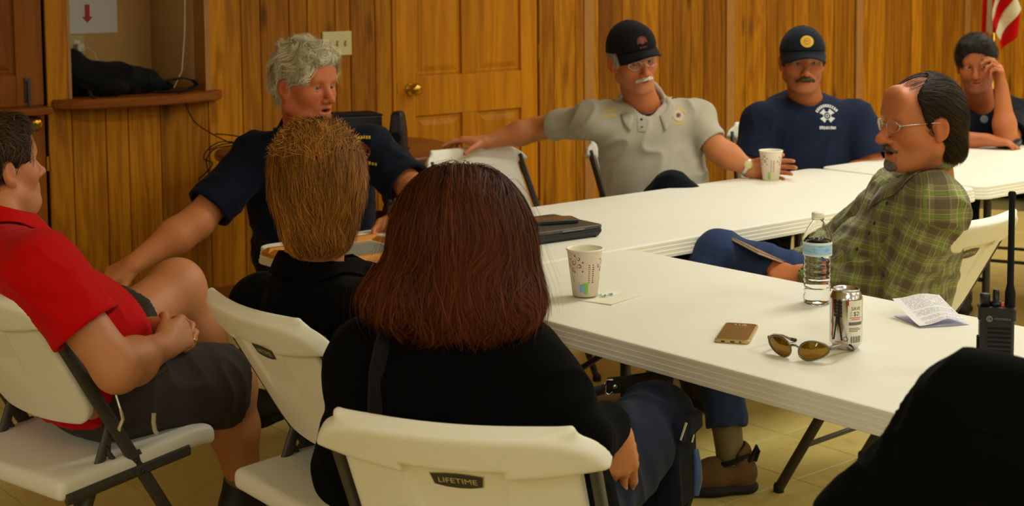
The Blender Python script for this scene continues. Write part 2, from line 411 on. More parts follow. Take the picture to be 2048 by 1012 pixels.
# ------------------------------------------------ six panel door
def knob(parent, s, z, n, mat=None):
    k = MB().lathe([(.0, 0), (.033, 0), (.034, .004), (.030, .009), (.012, .012), (.011, .030), (.022, .036), (.030, .046), (.031, .056), (.024, .066), (.010, .070), (.0, .071)], n=20)
    o = k.build('door_knob', M['brass'], parent); o.location = (s, n, z); o.rotation_euler = (R(90), 0, 0); return o
def panel_door(name, s0, s1, z0, z1, nface, mat, cols_, rows, stile=.115):
    root = wbox(MB(), s0 + .004, s1 - .004, z0, z1, nface + .014, nface + .035).build(name, mat); root.matrix_world = WM; struct(root)
    def pc(nm, a, b, c, d, n0, n1, bev): return wbox(MB(), a, b, c, d, n0, n1, bev).build(nm, mat, root)
    a, b = s0 + .004, s1 - .004
    xs = [a + stile] + [x for c in cols_ for x in c] + [b - stile]
    pc('stile', a, a + stile, z0, z1, nface, nface + .02, .004); pc('stile', b - stile, b, z0, z1, nface, nface + .02, .004)
    ed = [z0] + [z for r in rows for z in r] + [z1]
    for i in range(0, len(ed), 2): pc('rail', a + stile, b - stile, ed[i], ed[i + 1], nface, nface + .02, .004)
    for (ra, rb) in rows:
        for c in cols_: pc('mullion', c[0], c[1], ra, rb, nface, nface + .02, .004)
        for i in range(0, len(xs), 2):
            m_ = MB(); x0, x1 = xs[i], xs[i + 1]; f = lambda q: [(x0 + q, ra + q), (x1 - q, ra + q), (x1 - q, rb - q), (x0 + q, rb - q)]
            MX = Matrix(((1, 0, 0, 0), (0, 0, 1, 0), (0, 1, 0, 0), (0, 0, 0, 1)))
            m_.loft(f, [(.0, nface + .016), (.012, nface + .012), (.022, nface + .013), (.05, nface + .003), (.052, nface + .003)], MX)
            m_.build('panel', mat, root)
    return root
DN = WN + .004
mid = (D0 + D1) / 2
door1 = panel_door('door_1', D0 + .012, D1 - .012, .01, DH - .012, DN, M['door_wood'], [(mid - .05, mid + .05)], [(.25, .80), (1.00, 1.62), (1.74, 1.92)])
knob(door1, 4.2680, 0.9401, DN)
wbox(MB(), D0 + .014, D0 + .02, .92, .98, DN - .001, DN + .03, .001).build('latch_plate', M['brass'], door1)
for z in (.25, 1.09, 1.85): MB().tube([(D1 - .008, DN - .004, z - .045), (D1 - .008, DN - .004, z + .045)], .007, 8).build('hinge', M['brass'], door1)
fr = MB()
for a, b, c, d in ((D0 - .012, D0 + .008, 0, DH), (D1 - .008, D1 + .012, 0, DH), (D0 - .012, D1 + .012, DH - .01, DH + .012)): wbox(fr, a, b, c, d, WN - .006, WN + .09, .002)
wall_root('trim_6', fr, M['door_wood'])
# ------------------------------------------------ split door at the far left
ZD = .965
door2 = panel_door('door_2', L0 + .012, L1 - .006, ZD + .012, DH - .012, DN, M['door_dark'], [], [(ZD + .14, DH - .13)])
bl_ = MB(); sb = 2.3178; wbox(bl_, sb - .012, sb + .012, ZD + .03, ZD + .13, DN - .010, DN, .002); bl_.tube([(sb, DN - .016, ZD + .012), (sb, DN - .016, ZD + .12)], .006, 8)
bl_.build('bolt', M['chair_steel'], door2)
door3 = panel_door('door_3', L0 + .012, L1 - .006, .01, ZD - .02, DN, M['door_dark'], [], [(.16, ZD - .14)])
knob(door3, 2.3275, 0.9061, DN)
wbox(MB(), L0 + .02, L1 - .012, ZD - .02, ZD + .010, DN - .10, DN + .02, .006).build('ledge', M['shelf_wood'], door3)
MB().tube([(L1 - .004, DN - .003, .70), (L1 - .004, DN - .003, .76)], .006, 8).build('hinge', M['brass'], door3)
# ------------------------------------------------ floor tiles
TM = NT('vinyl_tile'); c_ = TM.coord('Object'); inf = TM.n('ObjectInfo')
ad = TM.n('VectorMath', operation='ADD'); TM.l(c_, ad.inputs[0]); cx = TM.n('CombineXYZ'); TM.l(TM.math('MULTIPLY', inf.outputs['Random'], 50.), cx.inputs[0]); TM.l(cx.outputs[0], ad.inputs[1])
n1 = TM.noise(ad.outputs[0], 14, 5, .65, .6); n2 = TM.noise(ad.outputs[0], 130, 2)
f_ = TM.math('ADD', TM.math('MULTIPLY', n1, .6), TM.math('MULTIPLY', n2, .4))
cc = TM.ramp(f_, [(.28, srgb(152, 130, 70)), (.42, srgb(200, 178, 104)), (.7, srgb(212, 192, 122))])
v_ = TM.math('MULTIPLY_ADD', inf.outputs['Random'], .08, .94); vc = TM.n('CombineColor'); [TM.l(v_, vc.inputs[i]) for i in range(3)]
TM.set(TM.mix(1.0, cc, vc.outputs[0], 'MULTIPLY'), .38, 0, .4); M['tile'] = TM.m
tm = MB(); q = .1515
tm.loft(rrect(q, q, .002, 1), [(0, -.004), (0, -.0008), (.0012, 0)])
tobj = tm.build('tile', M['tile'], floor); tile_me = tobj.data
tl = []
i0, i1 = int(S0 / .305), int(S1 / .305); j0, j1 = int(N0 / .305), int((WN + .1) / .305)
for i in range(i0, i1):
    for j in range(j0, j1):
        s_, n_ = (i + .5) * .305, (j + .5) * .305
        pw = room(s_, n_)
        vis = pw.y > 2.2 and abs(pw.x) < pw.y * .36 + .2
        tl.append((not vis, pw.y, s_, n_))
tl.sort()
tobj.location = (tl[0][2], tl[0][3], 0)
for k in tl[1:290]:
    o = bpy.data.objects.new('tile', tile_me); col.objects.link(o); o.parent = floor; o.location = (k[2], k[3], 0)
rest = MB()
for k in tl[290:]:
    x, y = k[2], k[3]; rest.add([(x - q, y - q, 0), (x + q, y - q, 0), (x + q, y + q, 0), (x - q, y + q, 0)], [(0, 1, 2, 3)])
o = rest.build('distant_tiles', M['tile'], floor); o['kind'] = 'stuff'
# ================================================================== FIELD MESHER
# bodies, clothes and moulded plastics are grown as smooth distance fields and meshed by surface nets
class Fld:
    def __init__(s, lo, hi, h):
        s.lo = np.array(lo, float); s.h = h
        s.n = np.maximum(np.ceil((np.array(hi, float) - s.lo) / h).astype(int) + 1, 3)
        s.ax = [s.lo[i] + h * np.arange(s.n[i]) for i in range(3)]
        s.d = np.full(s.n, 1.0, np.float32)
    def sub_(s, lo, hi):
        a = np.clip(np.floor((np.array(lo) - s.lo) / s.h).astype(int), 0, s.n); b = np.clip(np.ceil((np.array(hi) - s.lo) / s.h).astype(int) + 1, 0, s.n)
        return a, b
    def put(s, p, k=.02, op='u', e=0.0):
        lo, hi, fn = p; m = max(k, .5 * s.h) * 1.2 + abs(e) + 2 * s.h
        a, b = s.sub_(np.array(lo) - m, np.array(hi) + m)
        if (b <= a).any(): return s
        X = s.ax[0][a[0]:b[0], None, None]; Y = s.ax[1][None, a[1]:b[1], None]; Z = s.ax[2][None, None, a[2]:b[2]]
        g = fn(X, Y, Z) - e; sl = tuple(slice(a[i], b[i]) for i in range(3)); d = s.d[sl]
        k = max(k, 1e-5)
        if op == 'u':
            hh = np.maximum(k - np.abs(d - g), 0) / k; s.d[sl] = np.minimum(d, g) - hh * hh * k * .25
        elif op == 's':
            g = -g; hh = np.maximum(k - np.abs(d - g), 0) / k; s.d[sl] = np.maximum(d, g) + hh * hh * k * .25
        return s
    def cut(s, pt, nrm):          # keep the side nrm points away from
        nrm = np.array(nrm, float); nrm /= np.linalg.norm(nrm); pt = np.array(pt, float)
        g = (s.ax[0][:, None, None] - pt[0]) * nrm[0] + (s.ax[1][None, :, None] - pt[1]) * nrm[1] + (s.ax[2][None, None, :] - pt[2]) * nrm[2]
        s.d = np.maximum(s.d, g.astype(np.float32)); return s
    def at(s, P):
        q = (np.asarray(P) - s.lo) / s.h; q = np.clip(q, 0, s.n - 1.001); i = q.astype(int); f = q - i
        out = 0
        for dx in (0, 1):
            for dy in (0, 1):
                for dz in (0, 1):
                    wgt = (f[:, 0] if dx else 1 - f[:, 0]) * (f[:, 1] if dy else 1 - f[:, 1]) * (f[:, 2] if dz else 1 - f[:, 2])
                    out = out + wgt * s.d[i[:, 0] + dx, i[:, 1] + dy, i[:, 2] + dz]
        return out
    def grad(s, P):
        e = s.h; g = np.stack([s.at(P + np.eye(3)[i] * e) - s.at(P - np.eye(3)[i] * e) for i in range(3)], 1)
        return g / (np.linalg.norm(g, axis=1, keepdims=True) + 1e-9)
    def mesh(s, smooth=2):
        d = s.d.copy(); d[0] = d[-1] = 1; d[:, 0] = d[:, -1] = 1; d[:, :, 0] = d[:, :, -1] = 1
        ins = d < 0; n = s.n - 1
        c = sum(ins[a:n[0] + a, b:n[1] + b, e:n[2] + e].astype(np.int8) for a in (0, 1) for b in (0, 1) for e in (0, 1))
        act = np.argwhere((c > 0) & (c < 8))
        if len(act) == 0: return np.zeros((0, 3)), np.zeros((0, 4), int)
        idx = np.full(n, -1, np.int32); idx[tuple(act.T)] = np.arange(len(act))
        pos = np.zeros((len(act), 3)); cnt = np.zeros(len(act))
        corners = [(a, b, e) for a in (0, 1) for b in (0, 1) for e in (0, 1)]
        cv = {k: d[act[:, 0] + k[0], act[:, 1] + k[1], act[:, 2] + k[2]] for k in corners}
        for k in corners:
            for ax in range(3):
                if k[ax] == 0:
                    k2 = list(k); k2[ax] = 1; v0, v1 = cv[k], cv[tuple(k2)]
                    m = (v0 < 0) != (v1 < 0); t = np.where(m, v0 / np.where(m, v0 - v1, 1), 0)
                    p = np.array(k, float)[None] + np.eye(3)[ax][None] * t[:, None]
                    pos += p * m[:, None]; cnt += m
        V = s.lo + s.h * (act + pos / cnt[:, None])
        Fs = []
        for ax in range(3):
            b, e = [(1, 2), (2, 0), (0, 1)][ax]
            sl0 = [slice(None)] * 3; sl1 = [slice(None)] * 3; sl0[ax] = slice(0, -1); sl1[ax] = slice(1, None)
            m = ins[tuple(sl0)] != ins[tuple(sl1)]; ed = np.argwhere(m)
            ok = (ed[:, b] > 0) & (ed[:, e] > 0) & (ed[:, b] < n[b]) & (ed[:, e] < n[e]); ed = ed[ok]
            fl = ins[tuple(sl0)][tuple(ed.T)]
            q = []
            for db, de in ((-1, -1), (0, -1), (0, 0), (-1, 0)):
                t = ed.copy(); t[:, b] += db; t[:, e] += de; q.append(idx[tuple(t.T)])
            q = np.stack(q, 1); q[~fl] = q[~fl][:, ::-1]; Fs.append(q)
        F = np.concatenate(Fs); F = F[(F >= 0).all(1)]
        for _ in range(smooth): V = lap(V, F, .5)
        return V, F
def lap(V, F, w):
    S = np.zeros_like(V); C = np.zeros(len(V))
    for i in range(4):
        a, b = F[:, i], F[:, (i + 1) % 4]
        for k in range(3): S[:, k] += np.bincount(a, V[b, k], len(V)) + np.bincount(b, V[a, k], len(V))
        C += np.bincount(a, minlength=len(V)) + np.bincount(b, minlength=len(V))
    return V * (1 - w) + w * S / np.maximum(C, 1)[:, None]
def vnorm(V, F):
    n = np.cross(V[F[:, 2]] - V[F[:, 0]], V[F[:, 3]] - V[F[:, 1]]); N_ = np.zeros_like(V)
    for i in range(4):
        for k in range(3): N_[:, k] += np.bincount(F[:, i], n[:, k], len(V))
    return N_ / (np.linalg.norm(N_, axis=1, keepdims=True) + 1e-12)
def A(p): return np.array(p, float)
def cap(a, b, ra, rb=None, fd=None, fs=1.0):
    """round cone from a to b; fd/fs flattens its section along fd"""
    a, b = A(a), A(b); rb = ra if rb is None else rb; ab = b - a; L2 = max(ab @ ab, 1e-12); r = max(ra, rb)
    if fd is not None: fd = A(fd) / np.linalg.norm(fd)
    def fn(X, Y, Z):
        x, y, z = X - a[0], Y - a[1], Z - a[2]
        t = np.clip((x * ab[0] + y * ab[1] + z * ab[2]) / L2, 0, 1)
        x = x - t * ab[0]; y = y - t * ab[1]; z = z - t * ab[2]; q = x * x + y * y + z * z
        if fd is not None:
            g = x * fd[0] + y * fd[1] + z * fd[2]; q = q + g * g * (1 / fs ** 2 - 1)
            return ((np.sqrt(q) - (ra + (rb - ra) * t)) * min(1, (1 + fs) / 2)).astype(np.float32)
        return (np.sqrt(q) - (ra + (rb - ra) * t)).astype(np.float32)
    m = r * max(1, fs)
    return (np.minimum(a, b) - m, np.maximum(a, b) + m, fn)
def cone(a, b, ra, rb):
    """flat ended tapered cylinder"""
    a, b = A(a), A(b); ab = b - a; L = np.linalg.norm(ab); u = ab / L
    def fn(X, Y, Z):
        x, y, z = X - a[0], Y - a[1], Z - a[2]; t = x * u[0] + y * u[1] + z * u[2]
        q = np.sqrt(np.maximum(x * x + y * y + z * z - t * t, 0)); tt = np.clip(t / L, 0, 1)
        return np.maximum(q - (ra + (rb - ra) * tt), np.abs(t - L / 2) - L / 2).astype(np.float32)
    m = max(ra, rb); return (np.minimum(a, b) - m, np.maximum(a, b) + m, fn)
def ell(c, r, Rm=None):
    c, r = A(c), A(r); Q = np.eye(3) if Rm is None else A(Rm)          # columns = axes
    def fn(X, Y, Z):
        x, y, z = X - c[0], Y - c[1], Z - c[2]
        p = [(x * Q[0, i] + y * Q[1, i] + z * Q[2, i]) for i in range(3)]
        k0 = np.sqrt(sum((p[i] / r[i]) ** 2 for i in range(3))); k1 = np.sqrt(sum((p[i] / r[i] ** 2) ** 2 for i in range(3)))
        return (k0 * (k0 - 1) / np.maximum(k1, 1e-6)).astype(np.float32)
    m = r.max() if Rm is not None else r
    return (c - m, c + m, fn)
def rbox(c, hh, rr, Rm=None):
    c, hh = A(c), A(hh); Q = np.eye(3) if Rm is None else A(Rm)
    def fn(X, Y, Z):
        x, y, z = X - c[0], Y - c[1], Z - c[2]
        p = [np.abs(x * Q[0, i] + y * Q[1, i] + z * Q[2, i]) - hh[i] + rr for i in range(3)]
        o = np.sqrt(sum(np.maximum(q, 0) ** 2 for q in p)); return (o + np.minimum(np.maximum(np.maximum(p[0], p[1]), p[2]), 0) - rr).astype(np.float32)
    m = np.linalg.norm(hh) if Rm is not None else hh
    return (c - m, c + m, fn)
def frame3(f, up):
    f = A(f) / np.linalg.norm(f); r = np.cross(f, A(up)); r /= np.linalg.norm(r); u = np.cross(r, f); return np.stack([r, f, u], 1)
def hash3(i, j, k, s):
    h = (i * 374761393 + j * 668265263 + k * 2147483647 + s * 974634539) & 0xffffffff
    h = ((h ^ (h >> 13)) * 1274126177) & 0xffffffff; return ((h ^ (h >> 16)) & 0xffff) / 65535.0
def vnoise(P, scale, seed=0):
    q = np.asarray(P) * scale; i = np.floor(q).astype(np.int64); f = q - i; f = f * f * (3 - 2 * f); o = 0
    for a in (0, 1):
        for b in (0, 1):
            for c in (0, 1):
                wv = (f[:, 0] if a else 1 - f[:, 0]) * (f[:, 1] if b else 1 - f[:, 1]) * (f[:, 2] if c else 1 - f[:, 2])
                o = o + wv * hash3(i[:, 0] + a, i[:, 1] + b, i[:, 2] + c, seed)
    return o * 2 - 1
def folds(V, F, amp, scale, axis=None, stretch=3.0, seed=0, mask=None):
    """cloth folds: ridged noise, long across `axis`"""
    P = V.copy()
    if axis is not None:
        a = A(axis) / np.linalg.norm(axis); P = P + np.outer(P @ a, a) * (stretch - 1)
    wob = np.stack([vnoise(V, scale * .5, seed + i) for i in range(3)], 1) * .06
    r = 1 - np.abs(vnoise(P + wob, scale, seed + 7)); r = r ** 2 - .5 + .45 * vnoise(P, scale * .45, seed + 9)
    if mask is not None: r = r * mask
    return V + vnorm(V, F) * (amp * r)[:, None]
def pack(parts):
    """join (V,F) or (V,F,C) lists"""
    Vs, Fs, Cs = [], [], []; b = 0
    for p in parts:
        Vs.append(p[0]); Fs.append(p[1] + b); b += len(p[0])
        if len(p) > 2: Cs.append(p[2])
    return np.concatenate(Vs), np.concatenate(Fs), (np.concatenate(Cs) if Cs else None)
def fobj(name, VF, mat, parent=None, cols=None, vec=None):
    V = VF[0]
    if parent is not None:
        Mw = parent.matrix_basis.copy(); q = parent.parent
        while q is not None: Mw = q.matrix_basis @ Mw; q = q.parent
        Mi = np.array(Mw.inverted()); V = V @ Mi[:3, :3].T + Mi[:3, 3]
    return link(name, mesh_np(name, V, VF[1], True, cols, vec), mat, parent)
# ================================================================== FOLDING TABLES
def folding_table(label, corner, ang, L, Wd, legs, group):
    """corner = left end, near side; ang = direction of the long side"""
    a = R(ang); u = Vector((math.cos(a), math.sin(a), 0)); n = Vector((-math.sin(a), math.cos(a), 0))
    c = Vector(corner) + u * L / 2 + n * Wd / 2
    t = thing('folding_table', label, 'table', c, a, group)
    o = rrect(L / 2, Wd / 2, .055, 8)
    top = MB().loft(o, [(.022, .690), (.002, .690), (0, .6915), (0, .7000), (.0022, .7006), (.0022, .7110), (.0044, .7116), (.0044, .7222), (.0064, .7228), (.0064, .7325), (.0078, .7358), (.0115, .7370)])
    top.build('tabletop', M['table_white'], t)
    un = MB().loft(rrect(L / 2 - .03, Wd / 2 - .03, .04, 4), [(0, .693), (0, .7055)]); un.build('underside', M['table_white'], t)
    for (x, ys) in legs:
        for y in ys: MB().tube([(x, y, .70), (x, y, .012)], .0145, 12).build('leg', M['dark_steel'], t); 
        for y in ys: MB().lathe([(0, 0), (.018, 0), (.018, .02), (.0145, .024)], (x, y, 0), 12).build('foot_cap', M['black_plastic'], t)
        MB().tube([(x, ys[0], .34), (x, ys[-1], .34)], .009, 8).build('cross_bar', M['dark_steel'], t)
        MB().tube([(x, ys[0], .66), (x, ys[-1], .66)], .011, 8).build('cross_bar', M['dark_steel'], t)
        sgn = 1 if x < 0 else -1
        ym = (ys[0] + ys[-1]) / 2
        MB().tube([(x, ym, .50), (x + sgn * .30, ym, .695)], .008, 8).build('brace', M['dark_steel'], t)
    return t
G = 'white folding tables set in an L'
TA = 39.5; tu = Vector((math.cos(R(TA)), math.sin(R(TA)), 0)); tn = Vector((-tu.y, tu.x, 0))
rear_left = Vector((-.748, 4.142, 0))
front_left = rear_left - tn * .752
far_table = folding_table('long white folding table with the wooden plaque and the laptop on it', front_left, TA, 2.50, .752, [(-.95, (-.2, .2)), (.95, (-.2, .2))], G)
far_table2 = folding_table('white folding table at the back right with sunglasses on its edge', front_left + tu * 2.508, TA - .8, 2.44, .752, [(-.95, (-.22, .22)), (.95, (-.22, .22))], G)
near_corner = Vector((-.248, 3.578, 0))
near_table = folding_table('nearest white folding table with the water bottle, can and gold phone', near_corner, -50.5, 2.44, .747, [(-1.02, (-.16, .16)), (.98, (-.24, .24))], G)
# ================================================================== FOLDING CHAIRS
def chair_meshes():
    t = np.array([0, -.507, .862]); foot = np.array([0, .235, 0.0]); nr = np.array([0, -.862, -.507])      # along tube, rear normal
    def to_chair(V):
        w_, s_, n_ = V[:, 0], V[:, 1], V[:, 2]
        n2 = n_ + .034 * (1 - (w_ / .22) ** 2)                                                             # back is dished
        return foot + np.outer(s_, t) + np.outer(n2, nr) + np.outer(w_, [1, 0, 0])
    f = Fld((-.27, .58, -.03), (.27, 1.02, .045), .0045)
    f.put(rbox((0, .80, 0), (.190, .185, .010), .008), .001)
    # round the lower corners, then the wide cap with its lip
    def cap2(X, Y, Z):
        top = .994 - .40 * X ** 2 - .062 * (np.abs(X) / .243) ** 6
        cx = np.abs(X) - .243; cy = np.maximum(Y - top, .895 + .04 * np.abs(X) - Y)
        qx, qy = np.maximum(cx + .035, 0), np.maximum(Y - top + .035, 0)
        cor = np.sqrt(qx * qx + qy * qy) - .035
        o = np.maximum(np.maximum(cx, cy), cor)
        tz = np.abs(Z - .006) - .017
        return (np.sqrt(np.maximum(o + .011, 0) ** 2 + np.maximum(tz + .011, 0) ** 2) - .011 + np.minimum(np.maximum(o + .011, tz + .011), 0)).astype(np.float32)
    f.put((A((-.25, .88, -.02)), A((.25, 1.0, .03)), cap2), .012)
    def low(X, Y, Z):      # rounded bottom corners
        qx = np.maximum(np.abs(X) - .19 + .075, 0); qy = np.maximum(.615 - Y + .075, 0); return (.075 - np.sqrt(qx * qx + qy * qy) + 0 * Z).astype(np.float32)
    f.put((A((-.2, .6, -.03)), A((.2, .70, .04)), low), .004, 's')
    def rec(X, Y, Z):      # recess behind the badge, narrowing downwards
        hw = .082 - .035 * np.clip((.925 - Y) / .25, 0, 1); o = np.maximum(np.abs(X) - hw, np.maximum(Y - .918, .68 - Y)); dep = .0035 + .022 * np.clip((.9 - Y) / .24, 0, 1) ** 1.0 * 0 + .02 * np.clip((.80 - Y) / .12, 0, 1)
        return np.maximum(o, dep - Z).astype(np.float32)
    f.put((A((-.1, .66, .0)), A((.1, .93, .04)), rec), .006, 's')
    V, F = f.mesh(1); back = (to_chair(V), F)
    f = Fld((-.25, -.27, .36), (.25, .27, .50), .005)
    f.put(rbox((0, 0, .425), (.215, .215, .024), .018), .001)
    f.put(ell((0, -.03, .475), (.20, .22, .036)), .02, 's')
    f.put(rbox((0, 0, .392), (.195, .20, .024), .004), .004, 's')
    V, F = f.mesh(1)
    V = V.copy(); V[:, 2] += V[:, 1] * .075 - np.maximum(V[:, 1] - .15, 0) ** 2 * 3.0
    return back, (V, F), to_chair
cb, cs_, to_chair = chair_meshes()
def oval_bar(mb, a, b, w_=.016, t_=.009, side=(1, 0, 0)):
    a, b = Vector(a), Vector(b); d = (b - a).normalized(); e = Vector(side); g = d.cross(e).normalized(); e = g.cross(d)
    rings = [[p + e * t_ * math.cos(q) + g * w_ * math.sin(q) for q in [2 * math.pi * k / 12 for k in range(12)]] for p in (a, b)]
    return mb.ring(rings)
def make_chair(label):
    t = thing('folding_chair', label, 'chair')
    fobj('backrest', cb, M['white_plastic'], t); fobj('seat', cs_, M['white_plastic'], t)
    for sx in (1, -1):
        x = .207 * sx
        oval_bar(MB(), (x, .235 - .588 * .80, .80), (x, .235, .01)).build('front_leg', M['chair_steel'], t)
        oval_bar(MB(), (x - .02 * sx, -.062, .52), (x - .02 * sx, -.265, .01), .013, .008).build('rear_leg', M['chair_steel'], t)
        oval_bar(MB(), (x + .008 * sx, -.20, .392), (x + .008 * sx, .13, .416), .013, .007).build('seat_rail', M['chair_steel'], t)
        MB().tube([(x - .02 * sx, -.068, .50), (x - .016 * sx, -.075, .46), (x - .012 * sx, -.06, .435), (x - .008 * sx, -.03, .432), (x, .0, .445)], .007, 8).build('link_rod', M['chair_steel'], t)
        for y, z, xx in ((.235 - .588 * .43, .43, x + .009 * sx), (-.08, .47, x - .011 * sx), (.235 - .588 * .41, .405, x + .016 * sx)):
            MB().lathe([(0, 0), (.006, 0), (.0045, .003), (0, .0035)], (xx, y, z), 8, M=Matrix.Rotation(R(90 * sx), 4, 'Y')).build('rivet', M['dark_steel'], t)
        for y, z in ((.235, 0), (-.265, 0)):
            MB().lathe([(0, 0), (.016, 0), (.016, .018), (.012, .026), (0, .026)], (x - (.02 * sx if y < 0 else 0), y, z), 10).build('foot_cap', M['black_plastic'], t)
    MB().tube([(-.2, .235 - .588 * .16, .16), (.2, .235 - .588 * .16, .16)], .008, 8).build('cross_brace', M['chair_steel'], t)
    MB().tube([(-.185, -.062 - .398 * .36, .16), (.185, -.062 - .398 * .36, .16)], .008, 8).build('cross_brace', M['chair_steel'], t)
    # badge in the recess behind the back
    def plate(pts, n_): return [Vector(v) for v in to_chair(np.array([(x, y, n_) for x, y in pts]))]
    ol = [(-.042, .014), (-.02, .0175), (0, .0185), (.02, .0175), (.042, .014), (.038, -.008), (.02, -.0115), (0, -.0125), (-.02, -.0115), (-.038, -.008)]
    def badge(sc_, n0, n1):
        o = [(x * sc_[0], .876 + y * sc_[1]) for x, y in ol]; a = plate(o, n0); b = plate(o, n1); return MB().ring([a, b], sm=False)
    bd = badge((1, 1), .002, .0052).build('badge', M['print_dark'], t)
    badge((1.06, 1.1), .002, .0042).build('badge_rim', M['cream'], bd)
    V, F = text_mesh('LIFETIME', .0165)
    V = [Vector((v.x * 1.0, v.y * .95 + .8785 + .0025 * (1 - (v.x / .042) ** 2) - .0015, .0056)) for v in V]           # seen from behind
    V = [Vector(q) for q in to_chair(np.array([tuple(v) for v in V]))]
    MB().add(V, F).build('badge_lettering', M['cream'], bd)
    return t
M['print_dark'] = plain('print_dark', srgb(52, 44, 36), .45, nscale=60, namp=.1)
CG = 'white folding chairs'
chair0 = make_chair('white folding chair in the front, facing the auburn haired woman')
def place_chair(x, y, deg, label):
    global chair_used
    o = chair0 if not chair_used else copy_tree(chair0)
    chair_used = True
    o.location = (x, y, 0); o.rotation_euler = (0, 0, R(deg)); o['label'] = label; o['group'] = CG; return o
chair_used = False
ch_auburn = place_chair(-.018, 2.395, 343.5, 'front white folding chair with a badge, under the auburn haired person')
ch_blond = place_chair(-.318, 3.09, -52.0, 'white folding chair under the person with short blond hair')
ch_red = place_chair(-1.0, 3.335, 321.5, 'white folding chair under the person in the red shirt')
ch_plaid = place_chair(1.075, 4.11, 41.5, 'white folding chair under the man in the plaid shirt')
ch_empty = place_chair(.0, 5.40, 216.5, 'empty white folding chair with a hand resting on its back')
ch_cap = place_chair(.60, 5.68, 207, 'white folding chair under the man in the grey polo shirt')
ch_navy = place_chair(1.185, 6.22, 182, 'white folding chair under the man in the navy cap')
ch_far = place_chair(2.32, 6.85, 152, 'white folding chair under the man with a hand at his face')
ch_fg = place_chair(.93, 1.62, -32, 'white folding chair under the person in black at the lower right corner')
# ================================================================== THINGS ON AND AROUND THE TABLES
TZ = .737
def on_table(x, y): return Vector((x, y, TZ))
def spiral(cx, cy, r0, r1, a0, turns, n=16):
    return [(cx + (r0 + (r1 - r0) * k / n) * math.cos(a0 + turns * 2 * math.pi * k / n), cy + (r0 + (r1 - r0) * k / n) * math.sin(a0 + turns * 2 * math.pi * k / n)) for k in range(n + 1)]
def wrap_ribbon(mb, pts, wd, surf):
    """flat print on a round wall: pts in (arc metres, height)"""
    L, Q = [], []
    for i, p in enumerate(pts):
        a = pts[max(i - 1, 0)]; b = pts[min(i + 1, len(pts) - 1)]; dx, dy = b[0] - a[0], b[1] - a[1]; l = math.hypot(dx, dy) or 1
        k = wd * (1 - .55 * abs(2 * i / (len(pts) - 1) - 1))
        L.append(surf(p[0] - dy / l * k, p[1] + dx / l * k)); Q.append(surf(p[0] + dy / l * k, p[1] - dx / l * k))
    n = len(pts); mb.add(L + Q, [(i, n + i, n + i + 1, i + 1) for i in range(n - 1)])
def wrap_poly(mb, pts, surf, rows=1):
    mb.add([surf(x, y) for x, y in pts], [tuple(range(len(pts)))])
def paper_cup(label, loc, rz, h=.112, r0=.029, r1=.0425):
    t = thing('paper_cup', label, 'cup', loc, rz, 'patterned paper cups')
    MB().lathe([(r0 - .002, .006), (r0, .0), (r0 + .0004, .0), (r1, h - .003)], n=40).build('wall', M['cup_paper'], t)
    MB().lathe([(r1 - .001, h - .005), (r1 + .0018, h - .004), (r1 + .0024, h - .0015), (r1 + .001, h + .0005), (r1 - .0012, h - .001), (r1 - .0016, h - .006), (r0 - .001, .008), (0, .008)], n=40).build('rim_and_lining', M['cup_white'], t)
    def surf(a, z):
        r = r0 + (r1 - r0) * z / h + .0004; q = a / r1; return (r * math.cos(q), r * math.sin(q), z)
    m = MB(); g = MB()
    for k in range(3):
        o = k * .089
        for (cx, cy, ra, rb, a0, tn) in ((-.006, .083, .001, .0085, .5, 1.05), (.010, .093, .001, .006, 2.5, -1.0), (.012, .073, .0012, .008, 3.6, 1.1), (-.010, .064, .001, .0065, 1., -1.1), (-.022, .075, .001, .006, .2, 1.0)):
            wrap_ribbon(m, spiral(o + cx, cy, ra, rb, a0, tn), .0013, surf)
        wrap_ribbon(m, [(o + -.02 + .01 * j, .056 + .006 * math.sin(j * .9) + .004 * j) for j in range(6)], .0011, surf)
        for dx, dy in ((.0, .099), (-.016, .089), (.021, .084), (-.004, .060), (.02, .062)):
            wrap_poly(m, [(o + dx + .0024 * math.cos(q), dy + .0024 * math.sin(q)) for q in [2 * math.pi * i / 8 for i in range(8)]], surf)
        wrap_poly(g, [(o - .017 + x, .030 + y) for x, y in ((0, -.010), (.006, 0), (.009, .011), (.004, .021), (-.004, .022), (-.009, .011))], surf)
        for j in range(6): wrap_poly(g, [(o + .022 + .0024 * j + x, y) for x, y in ((0, .006), (.0024, .006), (.0024, .034), (0, .034))], surf)
    m.build('brown_print', M['print_brown'], t)['kind'] = 'stuff'; g.build('green_print', M['print_green'], t)['kind'] = 'stuff'
    tx = MB()
    for i in range(2):
        for j in range(9):
            wrap_poly(tx, [(.036 + .011 * i + x, .034 + .0052 * j + y) for x, y in ((0, 0), (.006 - .001 * (j % 3), 0), (.006 - .001 * (j % 3), .0028), (0, .0028))], surf)
    tx.build('small_print', M['print_brown'], t)['kind'] = 'stuff'
    return t, surf
cup1, surf1 = paper_cup('paper cup with brown swirls and a blue tea bag tag on a napkin', on_table(.1693, 3.4316), R(-128))
tg = MB(); 
q0 = -.0
for j in range(4): wrap_poly(tg, [(.0095 + .004 * j + x, .004 + y - .0006 * j) for x, y in ((0, 0.008), (.004, .0075), (.004, .0255), (0, .026))], lambda a, z: tuple(Vector(surf1(a, z)) * 1.0 + Vector((math.cos(a / .0425), math.sin(a / .0425), 0)) * .0012))
tg.build('tea_tag', M['print_blue'], cup1)
MB().tube([surf1(.012, .031), surf1(.008, .06), surf1(.006, .095), surf1(.004, .1125), (.0385, .004, .111), (.034, .004, .09)], .0005, 5).build('tea_string', M['cup_white'], cup1)
